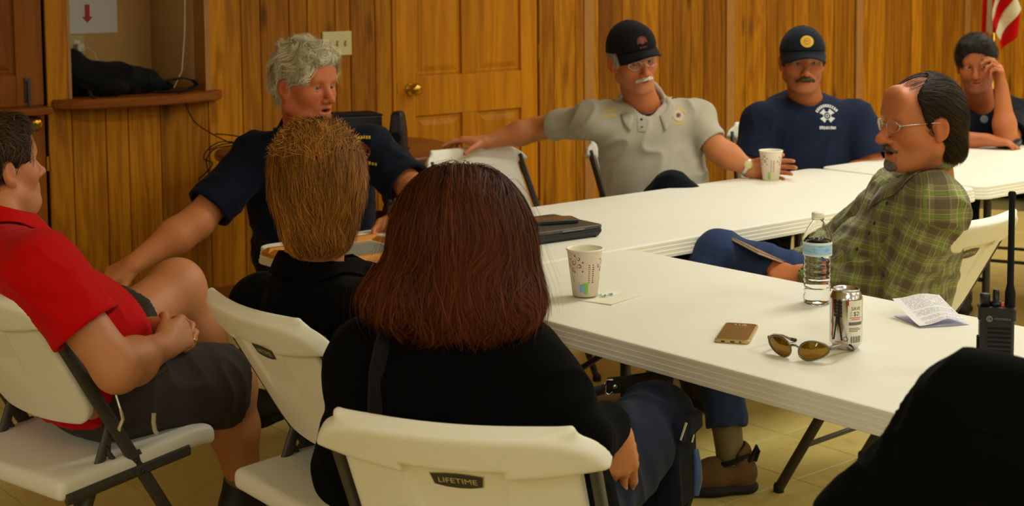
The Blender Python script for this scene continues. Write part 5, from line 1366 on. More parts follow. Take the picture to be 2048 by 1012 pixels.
def cap_hat(H, root, mat, brimmat, tall=.0, brim_tip=-.02, emblem=None, tilt=.0, r=1.0):
    f = Fld((-.12, -.14, -.02), (.12, .14, .18), .0035)
    f.put(ell((0, -.008, .036), (.090 * r, .110 * r, .104 + tall)), .01); f.put(ell((0, .045, .07 + tall * .5), (.066, .058, .058 + tall * .4)), .03); f.cut((0, 0, .040), (0, .16 + tilt, -1))
    g = Fld((-.12, -.14, -.02), (.12, .14, .18), .0035); g.put(ell((0, -.008, .034), (.086 * r, .106 * r, .099 + tall)), .01)
    f.d = np.maximum(f.d, -np.where(f.ax[2][None, None, :] < .075, g.d, 1))
    V, F = f.mesh(1)
    o = fobj('cap', (H.w(V), F), mat, root); H.fcap = f
    m = MB(); n = 22; rw = []
    for j in range(7):
        t = j / 6; row = []
        for k in range(n + 1):
            a = R(-66 + 132 * k / n); ca, sa = math.cos(a), math.sin(a)
            x = sa * (.086 * r + .004 * t); y = -.008 + ca * .105 * r + t * .066 * ca ** .8 * (1.0); z = .056 + .010 * ca * .2 - .016 * (1 - ca) * 0 + brim_tip * t - .030 * t * (abs(x) / .085) ** 2 - .010 * (abs(x) / .085) ** 2
            row.append(Vector(H.w((x, y, z))))
        rw.append(row)
    w_ = n + 1; m.add([p for r_ in rw for p in r_], [(i * w_ + k, i * w_ + k + 1, (i + 1) * w_ + k + 1, (i + 1) * w_ + k) for i in range(6) for k in range(n)], True)
    b = pobj(m, 'brim', brimmat, root, o); sm = b.modifiers.new('thick', 'SOLIDIFY'); sm.thickness = .004
    MBt = MB().lathe([(0, .003), (.006, .002), (.008, 0)], (0, 0, 0), 10); MBt.v = [tuple(H.w(Vector(v) + Vector((0, -.008, .139 + tall)))) for v in MBt.v]; pobj(MBt, 'top_button', mat, root, o)
    return o
def head_patch(H, root, parent, shapes, c, nrm, mat, name, f=None, e=.0018):
    Q = frame3(nrm, (0, 0, 1)); m = MB()
    for s_ in shapes:
        P_, Fc = fan(s_); V = A(c) - np.outer(P_[:, 0], Q[:, 0]) + np.outer(P_[:, 1], Q[:, 2]); V = onto(f if f is not None else H.fcap, V, nrm, e); m.add([Vector(H.w(v)) for v in V], Fc)
    o = pobj(m, name, mat, root, parent); o['kind'] = 'stuff'; return o
def skull(grow): return ell((0, -.014, .036), (.0775 + grow, .101 + grow, .0865 + grow))
# ================================================================== THE PEOPLE IN THE ROOM
M['sock'] = cloth('sock', srgb(120, 108, 78), .9, 700, .3)
M['shoe_black'] = plain('shoe_black', srgb(26, 24, 22), .6, nscale=90, namp=.2)
M['sole_black'] = plain('sole_black', srgb(18, 17, 16), .8, nscale=90, namp=.2)
M['suede'] = cloth('suede', srgb(104, 78, 48), .9, 500, .25)
M['black_cloth'] = cloth('black_cloth', srgb(9, 9, 8), .9, 800, .3, spec=.03, sheen=.015)
M['navy_shirt'] = cloth('navy_shirt', srgb(15, 22, 36), .8, 900, .25)
M['navy_tee'] = cloth('navy_tee', srgb(29, 36, 58), .85, 900, .25)
M['navy_dark'] = cloth('navy_dark', srgb(11, 14, 24), .85, 900, .25)
M['navy_pants'] = cloth('navy_pants', srgb(26, 32, 50), .85, 700, .3)
M['red_shirt'] = cloth('red_shirt', srgb(206, 4, 6), .75, 900, .15, .1)
M['grey_polo'] = cloth('grey_polo', srgb(186, 178, 160), .88, 900, .14, .08)
M['shorts'] = cloth('shorts', srgb(62, 56, 50), .85, 700, .25)
M['jeans'] = cloth('jeans', srgb(44, 58, 92), .85, 420, .4)
M['dark_jeans'] = cloth('dark_jeans', srgb(24, 34, 52), .85, 420, .35)
M['yellow_thread'] = plain('yellow_thread', srgb(214, 180, 60), .6, nscale=400, namp=.2)
M['white_print'] = plain('white_print', srgb(206, 208, 206), .7, nscale=400, namp=.12)
M['maroon_print'] = plain('maroon_print', srgb(120, 44, 30), .7, nscale=400, namp=.2)
M['cap_black'] = cloth('cap_black', srgb(22, 22, 22), .85, 700, .25)
M['cap_navy'] = cloth('cap_navy', srgb(28, 33, 42), .85, 700, .25)
M['button'] = plain('button', srgb(56, 56, 58), .4, nscale=50)
def down_back(P): return np.stack([P[:, 0] * 0, np.full(len(P), -.5), np.full(len(P), -1.)], 1)
def radial(c, down=1.0): return lambda P: (P - A(c)) * A((1, 1, .3)) * 6 + A((0, 0, -down))
# ------------------------------------------------------------------ auburn haired woman, front
def build_auburn():
    t = person('person with long auburn hair in a black jacket, seen from behind in the front chair', (-.02, 2.44))
    J = dict(pel=(-.015, 2.46, .56), nek=(-0.0892, 2.4300, 0.9026), shR=(0.0345, 2.4300, 0.7725), shL=(-0.2460, 2.5000, 0.8268), elR=(0.0998, 2.3800, 0.7207), wrR=(0.1651, 2.5000, 0.7203), elL=(-.30, 2.55, .62), wrL=(-.12, 2.82, .66),
             knR=(0.2874, 2.9200, 0.5972), anR=(.30, 2.95, .085), knL=(.06, 3.0, .57), anL=(.10, 3.02, .085))
    B = Body(J, (.31, .95, 0), .98); J = B.J
    H = Head((-0.0890, 2.4700, 1.0331), (.12, .99, -.10), (0, .06, 1), .98, J['nek'], (186, 124, 79), female=1)
    hand = hand_prims(J['wrR'], (.20, .02, -.98), (-.45, .88, -.05), True, (.40, .48, .55, .62), .05, (.40, .35), .98)
    handL = hand_prims(J['wrL'], (.6, .6, -.25), (0, 0, -1), False, (.4, .4, .4, .4), .05, (.5, .4), .95)
    finish_body(t, [(H.w(H.V), H.F, H.C), arm_mesh(J['elR'], J['wrR'], hand, (196, 127, 77), r=(.044, .042, .027)), arm_mesh(J['elL'], J['wrL'], handL, (190, 124, 76), r=(.044, .042, .027), h=.005), B.core((186, 124, 79))])
    H.eyes(t)
    V, F = B.top(.016, longs=True, seed=2, fold=.007, cuffr=.043, armr=1.08, neck_r=.055); fobj('jacket', (V, F), M['black_cloth'], t)
    V, F = B.bottoms(seed=6, fold=.009); tr = fobj('trousers', (V, F), M['navy_pants'], t)
    # cargo pocket with flap, pens and a blue tool
    kn = J['knR']; 
    f = Fld(kn + A((-.2, -.3, -.35)), kn + A((.2, .2, .15)), .006); 
    pc = A((0.3214, 2.8600, 0.5266)); f.put(rbox(pc, (.026, .055, .085), .012, np.stack([nz((.85, -.45, 0)), nz((.45, .85, 0)), UPZ], 1)), .01); V, F = f.mesh(1); fobj('cargo_pocket', (folds(V, F, .006, 18, seed=9), F), M['navy_pants'], t)
    f = Fld(pc + A((-.15, -.15, 0)), pc + A((.15, .15, .2)), .005); f.put(rbox(pc + A((.004, -.004, .078)), (.030, .060, .020), .008, np.stack([nz((.85, -.45, 0)), nz((.45, .85, 0)), UPZ], 1)), .01); V, F = f.mesh(1); fobj('pocket_flap', (folds(V, F, .004, 22, seed=4), F), M['navy_pants'], t)
    pobj(MB().tube([(0.3341, 2.8000, 0.6267), (0.3213, 2.7900, 0.5951)], .0032, 8), 'pen', M['chrome'], t); pobj(MB().tube([(0.3513, 2.8200, 0.5973), (0.3474, 2.8200, 0.5812)], .003, 8), 'pen', M['chrome'], t)
    pobj(MB().tube([(0.3565, 2.8300, 0.5638), (0.3593, 2.8200, 0.5347), (0.3603, 2.8200, 0.5044), (0.3565, 2.8200, 0.4741)], [.006, .0085, .009, .006], 8), 'tool_handle', M['blue_rubber'], t)
    for q in 'RL': B.shoe(t, q, J['an' + q] + A((.05, .3, 0)), M['shoe_black'], M['sole_black'])
    # bag strap over the left shoulder, watch band
    ps = [(-0.1924, 2.4400, 0.9199), (-0.2102, 2.4000, 0.9169), (-0.2235, 2.3600, 0.8976), (-0.2340, 2.3350, 0.8628), (-0.2383, 2.3300, 0.8146), (-0.2392, 2.3300, 0.7649), (-0.2382, 2.3350, 0.7049)]
    q_ = onto(B.ftop, np.array([A(p) for p in ps]), (-.15, -.95, .3), .004, 8)
    bm = band([Vector(v) for v in q_], .022, .0022, U); bm.sm = [False] * len(bm.f); pobj(bm, 'bag_strap', M['black_strap'], t)
    d = nz(J['wrR'] - J['elR']); c = J['wrR'] - d * .012; e1 = nz(np.cross(d, UPZ)); e2 = np.cross(e1, d)
    pobj(MB().tube([Vector(c + (e1 * math.cos(q) * .034 + e2 * math.sin(q) * .030)) for q in [2 * math.pi * k / 20 for k in range(20)]], .009, 8, sx=.4, up=d, loop=True), 'watch_band', M['black_strap'], t)
    # hair: long bob, flaring at the shoulders
    f = H.hair_shell([(skull(.024), .02), (ell((.008, -.020, -.005), (.116, .112, .128)), .05), (ell((.032, -.028, -.088), (.104, .108, .062)), .05), (ell((-.068, -.02, -.076), (.092, .088, .048)), .05)],
                     [(ell((0, .115, -.05), (.062, .075, .15)), .03), (rbox((0, -.0, -.26), (.3, .3, .105), .01), .03)], h=.005)
    def flow(P):
        c = A((.012, -.01, .14)); v = (P - c); v[:, 2] = -.06 - 1.2 * np.clip(.12 - P[:, 2], 0, .25); v[:, :2] *= np.clip((P[:, 2] + .05) * 8, .10, 1.2)[:, None]; v[:, 1] -= .035 * np.clip((P[:, 2] - .08) * 20, 0, 1)
        k = np.clip((-.06 - P[:, 2]) * 8, 0, 1); v[:, 0] += k * .10 * np.sin(P[:, 2] * 45 + P[:, 0] * 30); v[:, :2] -= (k * .25)[:, None] * (P[:, :2] - A((0, -.02))) * .6
        return v / (np.linalg.norm(v, axis=1, keepdims=True) + 1e-6)
    top = lambda V: (V[:, 2] > -.05) & (V[:, 1] < .08)
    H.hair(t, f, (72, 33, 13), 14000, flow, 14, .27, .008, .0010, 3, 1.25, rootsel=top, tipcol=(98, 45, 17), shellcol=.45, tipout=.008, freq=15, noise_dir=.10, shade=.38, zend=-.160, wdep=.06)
    H.hair(t, f, (92, 46, 22), 500, flow, 12, .25, .018, .0006, 8, .45, rootsel=top, tipcol=(100, 50, 24), shell=False, tipout=.028, freq=18, noise_dir=.2, zend=-.155, name='hair', parts='flyaway_strands')
    low = lambda V: (V[:, 2] < .0) & (V[:, 2] > -.14) & (V[:, 1] < .06)
    H.hair(t, f, (84, 38, 15), 4200, flow, 8, .12, .012, .0013, 5, .6, rootsel=low, tipcol=(96, 45, 18), shell=False, tipout=.014, freq=26, noise_dir=.22, shade=.4, zend=-.165, parts='lower_strands')
    return t, B, H
M['blue_rubber'] = plain('blue_rubber', srgb(72, 100, 160), .5, nscale=50)
# ------------------------------------------------------------------ short blond hair
def build_blond():
    t = person('person with short spiky blond hair and a black shirt, seen from behind', (-.38, 3.1))
    J = dict(pel=(-.315, 3.16, .56), che=(-.352, 3.122, .70), nek=(-0.4245, 3.0500, 0.8671), shR=(-0.2767, 2.9000, 0.8176), shL=(-0.5552, 3.2000, 0.7708), elR=(-.14, 2.95, .64), wrR=(.02, 3.2, .66), elL=(-.50, 3.36, .62), wrL=(-.24, 3.52, .64),
             knR=(.03, 3.36, .55), anR=(.06, 3.42, .085), knL=(-.12, 3.55, .55), anL=(-.08, 3.60, .085))
    B = Body(J, (.77, .63, 0), 1.0); J = B.J
    H = Head((-0.4089, 3.0400, 1.0597), (-.16, .98, .0), (0, 0, 1), 1.0, J['nek'], (190, 122, 76))
    hd = [hand_prims(J['wr' + q], (.6, .6, -.2), (0, 0, -1), q == 'R', size=.98) for q in 'RL']
    finish_body(t, [(H.w(H.V), H.F, H.C), arm_mesh(J['elR'], J['wrR'], hd[0], (190, 122, 76), h=.005), arm_mesh(J['elL'], J['wrL'], hd[1], (190, 122, 76), h=.005), B.core((186, 122, 76))])
    H.eyes(t)
    V, F = B.top(.014, longs=True, seed=12, fold=.007, neck_r=.05, extra=[(cap(J['nek'] - UPZ * .12, J['nek'] - UPZ * .015, .090, .066), .05)]); fobj('shirt', (V, F), M['black_cloth'], t)
    collar(t, B, M['black_cloth'], r=.072, zb=.062, zf=.03, gap=.6)
    V, F = B.bottoms(seed=16); fobj('trousers', (V, F), M['black_cloth'], t)
    for q in 'RL': B.shoe(t, q, J['an' + q] + A((.2, .2, 0)), M['shoe_black'], M['sole_black'])
    f = H.hair_shell([(skull(.019), .02), (ell((0, -.046, -.015), (.088, .070, .085)), .03), (ell((0, -.055, -.085), (.070, .042, .055)), .03), (ell((0, -.01, .080), (.060, .080, .050)), .03)],
                     [(ell((0, .135, -.03), (.09, .10, .11)), .02), (ell((.094, -.012, -.022), (.024, .030, .045)), .008), (ell((-.098, .006, -.045), (.020, .030, .045)), .01), (rbox((0, 0, -.225), (.3, .3, .082), .01), .03)], h=.0045)
    def flow(P):
        v = np.stack([P[:, 0] * .8, np.full(len(P), -.55), -.15 - np.clip(.13 - P[:, 2], 0, .3) * 7], 1); return v / np.linalg.norm(v, axis=1, keepdims=True)
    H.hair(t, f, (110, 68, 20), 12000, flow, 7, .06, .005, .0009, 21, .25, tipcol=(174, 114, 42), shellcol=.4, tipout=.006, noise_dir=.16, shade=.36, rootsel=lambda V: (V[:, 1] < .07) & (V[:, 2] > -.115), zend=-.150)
    up_ = lambda P: np.stack([P[:, 0] * 4 , .1 - P[:, 1] * .5, np.full(len(P), .3)], 1)
    H.hair(t, f, (158, 110, 54), 1500, up_, 5, .026, .006, .0014, 22, .4, tipcol=(180, 127, 60), shell=False, tipout=.010, noise_dir=.5, shade=.3, rootsel=lambda V: (V[:, 2] > .075), parts='spiky_strands')
    return t
# ------------------------------------------------------------------ red shirt, left edge
def build_red():
    t = person('person in a red polo shirt and dark shorts sitting at the left edge', (-1.04, 3.3))
    tone = (202, 133, 87)
    J = dict(pel=(-.985, 3.37, .565), che=(-1.10, 3.31, .755), nek=(-1.1676, 3.2800, 0.9516), shR=(-0.9948, 3.0500, 0.8890), shL=(-1.40, 3.44, .895), elR=(-0.8310, 3.0200, 0.6833), wrR=(-0.7842, 3.2400, 0.6781), elL=(-1.16, 3.66, .65), wrL=(-0.8673, 3.4400, 0.6642),
             knR=(-0.7056, 3.5200, 0.5039), anR=(-0.6819, 3.6200, 0.2002), knL=(-0.8772, 3.7600, 0.6997), anL=(-0.7452, 3.8600, 0.3693), hpR=(-.955, 3.27, .555), hpL=(-1.07, 3.42, .56))
    B = Body(J, (.62, .78, 0), .92, .25); J = B.J
    H = Head((-1.1866, 3.3600, 1.0664), (.66, .75, .12), (-.10, -.06, 1), .94, J['nek'], tone, female=1, fat=.7, jaw=1.05, ruddy=.5)
    hR = hand_prims(J['wrR'], (.32, .86, .18), (-.75, .35, -.35), True, (.95, 1.0, 1.05, 1.1), .02, (.45, .5), .96)
    hL = hand_prims(J['wrL'], (.75, -.05, .06), (.1, -.75, -.4), False, (.7, .8, .8, .8), .02, (.4, .5), .96)
    legs = []
    for q, hr in (('R', .52), ('L', .36)):
        hp, kn, an = B.hp[q], J['kn' + q], J['an' + q]; st = hp + (kn - hp) * hr
        pr = [(cap(st, kn, .083, .063), .05), (cap(kn + (kn - hp) * .02, kn, .058), .03), (cap(kn, kn + (an - kn) * .38, .058, .060), .05), (cap(kn + (an - kn) * .38, an, .060, .037), .03)]
        f = Fld(*B.bounds(pr, .02), .006)
        for p, k in pr: f.put(p, k)
        V, F = f.mesh(1); C = np.tile(lin(*tone), (len(V), 1)); legs.append((V, F, C))
    finish_body(t, [(H.w(H.V), H.F, H.C), arm_mesh(J['elR'], J['wrR'], hR, tone, J['shR'], (.050, .048, .029), frm=.6), arm_mesh(J['elL'], J['wrL'], hL, tone, J['shL'], (.046, .045, .028), frm=.5), B.core(tone, -.022)] + legs)
    H.eyes(t, (0, 1, .05)); H.brows(t, (70, 52, 36), .0028)
    V, F = B.top(.014, (.60, .60), seed=31, fold=.007, flare=.018, hem=-.085, neck_r=.060, armr=1.05); fobj('polo_shirt', (V, F), M['red_shirt'], t)
    collar(t, B, M['red_shirt'], r=.066, zb=.065, zf=.01, leaf=.045, gap=.5)
    V, F = B.bottoms(cut=(1.02, .60), seed=33, waist=.075, shorts=True, hemr=.105, fold=.008); fobj('shorts', (V, F), M['shorts'], t)
    for q in 'RL': B.shoe(t, q, J['an' + q] + A((.2, .25, 0)), M['shoe_black'], M['sole_black'], heel=None if q == 'R' else J['anL'][2] - .085)
    # ring, belt clips and cord
    d = nz((.32, .86, .18)); pobj(MB().tube([Vector(A((-0.7447, 3.3300, 0.6595)) + A((.0095 * math.cos(q), .004 * math.cos(q), .0095 * math.sin(q)))) for q in [2 * math.pi * k / 16 for k in range(16)]], .0022, 6, loop=True), 'ring', M['gold'], t)
    pobj(MB().tube([(-0.8286, 2.9900, 0.6363), (-0.8197, 2.9850, 0.6112), (-0.8128, 2.9800, 0.5883), (-0.8218, 2.9800, 0.5671), (-0.8188, 2.9800, 0.5629)], [.003, .003, .0045, .0045, .003], 8), 'key_clip', M['chrome'], t)
    pobj(MB().tube([(-0.7783, 3.1000, 0.5643), (-0.7787, 3.0950, 0.5449), (-0.7747, 3.0900, 0.5277), (-0.7696, 3.0900, 0.5211)], .005, 8), 'zip_cord', M['cord_grey'], t)
    pobj(MB().tube([(-0.7859, 3.1400, 0.6370), (-0.7695, 3.1500, 0.6430), (-0.7642, 3.1600, 0.6447)], .007, 8), 'belt_clip', M['chair_steel'], t)
    f = H.hair_shell([(skull(.010), .02), (ell((0, .050, .092), (.056, .046, .030)), .03), (ell((0, -.06, -.055), (.062, .05, .06)), .03)], [(ell((0, .135, -.002), (.110, .096, .090)), .015), (ell((.088, .035, -.05), (.03, .055, .066)), .01), (ell((-.088, .03, -.05), (.03, .05, .062)), .01), (ell((.09, -.016, -.008), (.018, .024, .034)), .006), (ell((-.09, -.016, -.008), (.018, .024, .034)), .006)], h=.004)
    fl = lambda P: np.stack([P[:, 0] * 2, .25 * np.sign(P[:, 2] - .06) + .1, -.2 - np.clip(.1 - P[:, 2], 0, .3) * 5], 1)
    H.hair(t, f, (58, 42, 26), 3600, fl, 6, .055, .006, .0014, 41, .5, tipcol=(84, 62, 38), shellcol=.5, tipout=.008, noise_dir=.35, shade=.4)
    return t
M['cord_grey'] = cloth('cord_grey', srgb(170, 158, 130), .8, 900, .3)
# ------------------------------------------------------------------ grey haired man
def build_grey():
    t = person('grey haired man in a navy button shirt leaning out with one arm extended', (-.64, 4.78))
    tone = (196, 110, 66)
    J = dict(pel=(-.66, 4.86, .57), nek=(-0.6671, 4.7200, 0.9942), shR=(-0.8233, 4.6800, 0.9288), shL=(-0.4661, 4.7400, 0.9413), elR=(-0.9867, 4.5200, 0.7400), wrR=(-1.1521, 4.4000, 0.6359), elL=(-0.2853, 4.5200, 0.8188), wrL=(-0.3211, 4.3600, 0.7826),
             knR=(-.62, 4.44, .55), anR=(-.62, 4.40, .085), knL=(-.42, 4.42, .55), anL=(-.40, 4.36, .085))
    B = Body(J, (.14, -.99, 0), 1.08, .9); J = B.J
    H = Head((-0.6470, 4.6000, 1.1587), (.80, -.60, -.06), (.03, 0, 1), 1.0, J['nek'], tone, fat=.6, jaw=1.06, mouth=.005, ruddy=.95)
    hR = hand_prims(J['wrR'], (-.82, -.12, -.42), (.25, .55, -.8), True, (.35, .55, .6, .65), .05, (.75, .25), 1.0)
    hL = hand_prims(J['wrL'], (-.75, -.1, -.35), (.2, -.6, -.6), False, (.6, .6, .6, .6), .03, (.6, .4), 1.0)
    finish_body(t, [(H.w(H.V), H.F, H.C), arm_mesh(J['elR'], J['wrR'], hR, (208, 131, 82), J['shR'], (.054, .053, .031), frm=.6), arm_mesh(J['elL'], J['wrL'], hL, (200, 125, 77), J['shL'], (.050, .048, .030), h=.0045, frm=.5), B.core(tone)])
    H.eyes(t, (.15, 1, -.05), (62, 66, 66)); H.brows(t, (150, 120, 92), .0030)
    V, F = B.top(.016, (.80, .80), seed=51, fold=.008, flare=.014, neck_r=.064, vneck=.03, armr=1.08); fobj('shirt', (V, F), M['navy_shirt'], t)
    collar(t, B, M['navy_shirt'], r=.072, zb=.10, zf=-.01, gap=1.0)
    V, F = B.bottoms(seed=53); fobj('trousers', (V, F), M['navy_dark'], t)
    for q in 'RL': B.shoe(t, q, J['an' + q] + A((.0, -.3, 0)), M['shoe_black'], M['sole_black'])
    c = (-0.4618, 4.5200, 0.9517); patch_mesh(word_bars(-.035, .032, .06, .010, 7, 3) + word_bars(-.005, -.045, .05, .010, 5, 4), c, (.1, -1, 0), (0, 0, 1), B.ftop, 'yellow_embroidery', M['yellow_thread'], t)
    patch_mesh(ringpoly(0, -.005, .006, .022), c, (.1, -1, 0), (0, 0, 1), B.ftop, 'round_patch', M['maroon_print'], t)
    f = H.hair_shell([(skull(.015), .02), (ell((0, -.010, .112), (.066, .083, .034)), .03), (ell((0, .048, .098), (.058, .050, .026)), .03), (ell((0, -.058, -.01), (.066, .052, .06)), .03)],
                     [(ell((0, .145, .0), (.100, .098, .086)), .015), (ell((.09, .050, -.058), (.045, .066, .080)), .012), (ell((-.09, .050, -.058), (.045, .066, .080)), .012), (ell((.09, -.016, -.012), (.024, .028, .040)), .006), (ell((-.09, -.016, -.012), (.024, .028, .040)), .006)], h=.004)
    fl = lambda P: np.stack([P[:, 0] * 1.5 + .15, -.35 + .7 * (P[:, 1] > .03), -.15 - np.clip(.09 - P[:, 2], 0, .3) * 6], 1)
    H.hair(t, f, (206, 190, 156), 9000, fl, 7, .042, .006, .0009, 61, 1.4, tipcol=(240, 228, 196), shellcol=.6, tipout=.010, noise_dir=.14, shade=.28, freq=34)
    return t
# ------------------------------------------------------------------ black cap, grey polo
def build_capman():
    t = person('man in a black cap and grey polo shirt with an arm along the empty chair', (.58, 5.6))
    tone = (190, 110, 64)
    J = dict(pel=(.57, 5.60, .56), nek=(0.4953, 5.5300, 0.9998), shR=(0.3064, 5.4700, 0.9541), shL=(0.6896, 5.5400, 0.9554), elR=(0.0921, 5.6600, 0.9060), wrR=(-0.1015, 5.6200, 0.8614), elL=(0.7698, 5.4600, 0.8421), wrL=(0.8905, 5.4400, 0.7720),
             knR=(0.5798, 5.2800, 0.7116), anR=(.95, 5.15, .48), knL=(.62, 5.16, .55), anL=(.62, 5.10, .085))
    B = Body(J, (.05, -1, 0), 1.04, .5); J = B.J
    H = Head((0.4470, 5.4000, 1.1894), (.34, -.93, -.16), (-.20, -.03, 1), 1.0, J['nek'], tone, ruddy=.55, stubble=.12, beard_col=(150, 130, 116))
    hR = hand_prims(J['wrR'], (-.90, .02, .12), (-.12, -.05, -1), True, (.25, .45, .55, .6), .09, (1.15, .30), 1.02)
    hL = hand_prims(J['wrL'], (.95, -.10, .02), (.1, -1, 0), False, (.35, .40, .45, .5), .05, (.35, .1), 1.0)
    finish_body(t, [(H.w(H.V), H.F, H.C), arm_mesh(J['elR'], J['wrR'], hR, (200, 125, 76), J['shR'], (.046, .045, .028), frm=.6), arm_mesh(J['elL'], J['wrL'], hL, (198, 124, 74), J['shL'], (.046, .045, .028), frm=.6), B.core(tone)])
    H.eyes(t, (.1, 1, -.1), (70, 76, 78), ); H.brows(t, (170, 150, 130), .0030)
    H.glasses(t, M['chrome'], M['lens_clear'])
    H.lump(t, 'moustache', [(cap((-.030, .080, -.062), (-.008, .098, -.0535), .0055, .0075), .006), (cap((.030, .080, -.062), (.008, .098, -.0535), .0055, .0075), .006), (cap((-.008, .098, -.0535), (.008, .098, -.0535), .0065), .006)], (232, 214, 190), strands=500, flow=lambda P: np.stack([P[:, 0] * 12, np.zeros(len(P)), np.full(len(P), -.5)], 1), width=.0012)
    V, F = B.top(.016, (.70, .76), seed=71, fold=.013, flare=.008, neck_r=.066, vneck=.075, armr=.88, fs=10); fobj('polo_shirt', (V, F), M['grey_polo'], t); pf = B.ftop
    collar(t, B, M['grey_polo'], r=.078, zb=.115, zf=-.030, leaf=.048, tip=.028, gap=1.1)
    V, F = B.top(-.002, (.12, .12), seed=72, fold=.001, flare=.0, neck_r=.056, neck_f=.016, hem=.2, h=.007, armr=.8); fobj('undershirt', (V, F), M['navy_tee'], t)
    V, F = B.bottoms(seed=73); fobj('trousers', (V, F), M['navy_dark'], t)
    for q in 'RL': B.shoe(t, q, J['an' + q] + A((.1, -.3, 0)), M['shoe_black'], M['sole_black'])
    nf = (.05, -1, .1); c = (0.3695, 5.3000, 0.9959); patch_mesh(word_bars(-.030, .010, .055, .009, 6, 1) + word_bars(-.026, -.010, .050, .010, 6, 2), c, nf, (0, 0, 1), pf, 'yellow_embroidery', M['yellow_thread'], t)
    c = (0.6271, 5.3000, 0.9901); patch_mesh(arc_bars(0, -.004, .026, 160, 20, 9, .009) + word_bars(-.018, -.036, .036, .010, 5, 3), c, nf, (0, 0, 1), pf, 'chest_lettering', M['yellow_thread'], t)
    patch_mesh(ringpoly(0, 0, .010, .022), c, nf, (0, 0, 1), pf, 'chest_emblem', M['badge_tan'], t); patch_mesh([disc(0, 0, .007)], c, nf, (0, 0, 1), pf, 'emblem_centre', M['maroon_print'], t)
    c = (0.4856, 5.3000, 1.0058); pobj(MB().add([Vector(v) for v in onto(pf, np.array([A(c) + B.r * x * .016 + UPZ * z for z in (-.075, -.05, -.025, 0, .015) for x in (-1, 1)]), nf, .0022)], [(2 * i, 2 * i + 1, 2 * i + 3, 2 * i + 2) for i in range(4)]), 'placket', M['grey_polo'], t)
    for z in (-.06, -.03): pobj(MB().lathe([(0, .002), (.0045, .002), (.005, 0)], Vector(onto(pf, np.array([A(c) + UPZ * z]), nf, .003)[0]), 10, M=Matrix.Rotation(R(90), 4, 'X')), 'button', M['button'], t)
    # watch
    d = nz(J['wrL'] - J['elL']); cc = J['wrL'] - d * .018; e1 = nz(np.cross(d, UPZ)); e2 = np.cross(e1, d)
    pobj(MB().tube([Vector(cc + e1 * math.cos(q) * .034 + e2 * math.sin(q) * .030) for q in [2 * math.pi * k / 20 for k in range(20)]], .009, 8, sx=.35, up=d, loop=True), 'watch_band', M['chrome'], t)
    wq = frame3(nz(A((0, -1, .35))), d); m = MB().lathe([(0, .007), (.014, .007), (.017, .004), (.017, 0)], (0, 0, 0), 18); Q = np.stack([wq[:, 0], wq[:, 2], wq[:, 1]], 1); m.v = [tuple(Q @ A(v) + cc + wq[:, 1] * .031) for v in m.v]; pobj(m, 'watch_face', M['cream'], t)
    o = cap_hat(H, t, M['cap_black'], M['cap_black'], .006, -.012)
    nn = nz((0, 1, .35)); head_patch(H, t, o, arc_bars(0, 0, .012, 200, -20, 9, .008) + [disc(0, .002, .008)] + word_bars(-.014, -.024, .028, .006, 5, 6), (0, .115, .092), nn, M['maroon_print'], 'cap_emblem'); head_patch(H, t, o, ringpoly(0, .002, .0085, .0105), (0, .115, .092), nn, M['emblem_dim'], 'emblem_ring', e=.002)
    f = H.hair_shell([(skull(.008), .02)], [(ell((0, .15, -.02), (.12, .09, .13)), .01), (rbox((0, 0, .15), (.2, .2, .105), .01), .01), (ell((0, -.02, -.13), (.2, .2, .075)), .02), (ell((.088, -.016, -.012), (.02, .024, .036)), .006), (ell((-.088, -.016, -.012), (.02, .024, .036)), .006)], h=.004)
    f.put(cap((.076, .016, .02), (.072, .022, -.016), .006, .004), .004); f.put(cap((-.076, .016, .02), (-.072, .022, -.016), .006, .004), .004)
    H.hair(t, f, (176, 160, 138), 1600, down_back, 4, .02, .003, .0012, 81, .3, shellcol=.75, shade=.2)
    return t
M['badge_tan'] = plain('badge_tan', srgb(196, 176, 150), .7, nscale=300, namp=.2)
M['emblem_dim'] = plain('emblem_dim', srgb(120, 78, 40), .7, nscale=300, namp=.2)
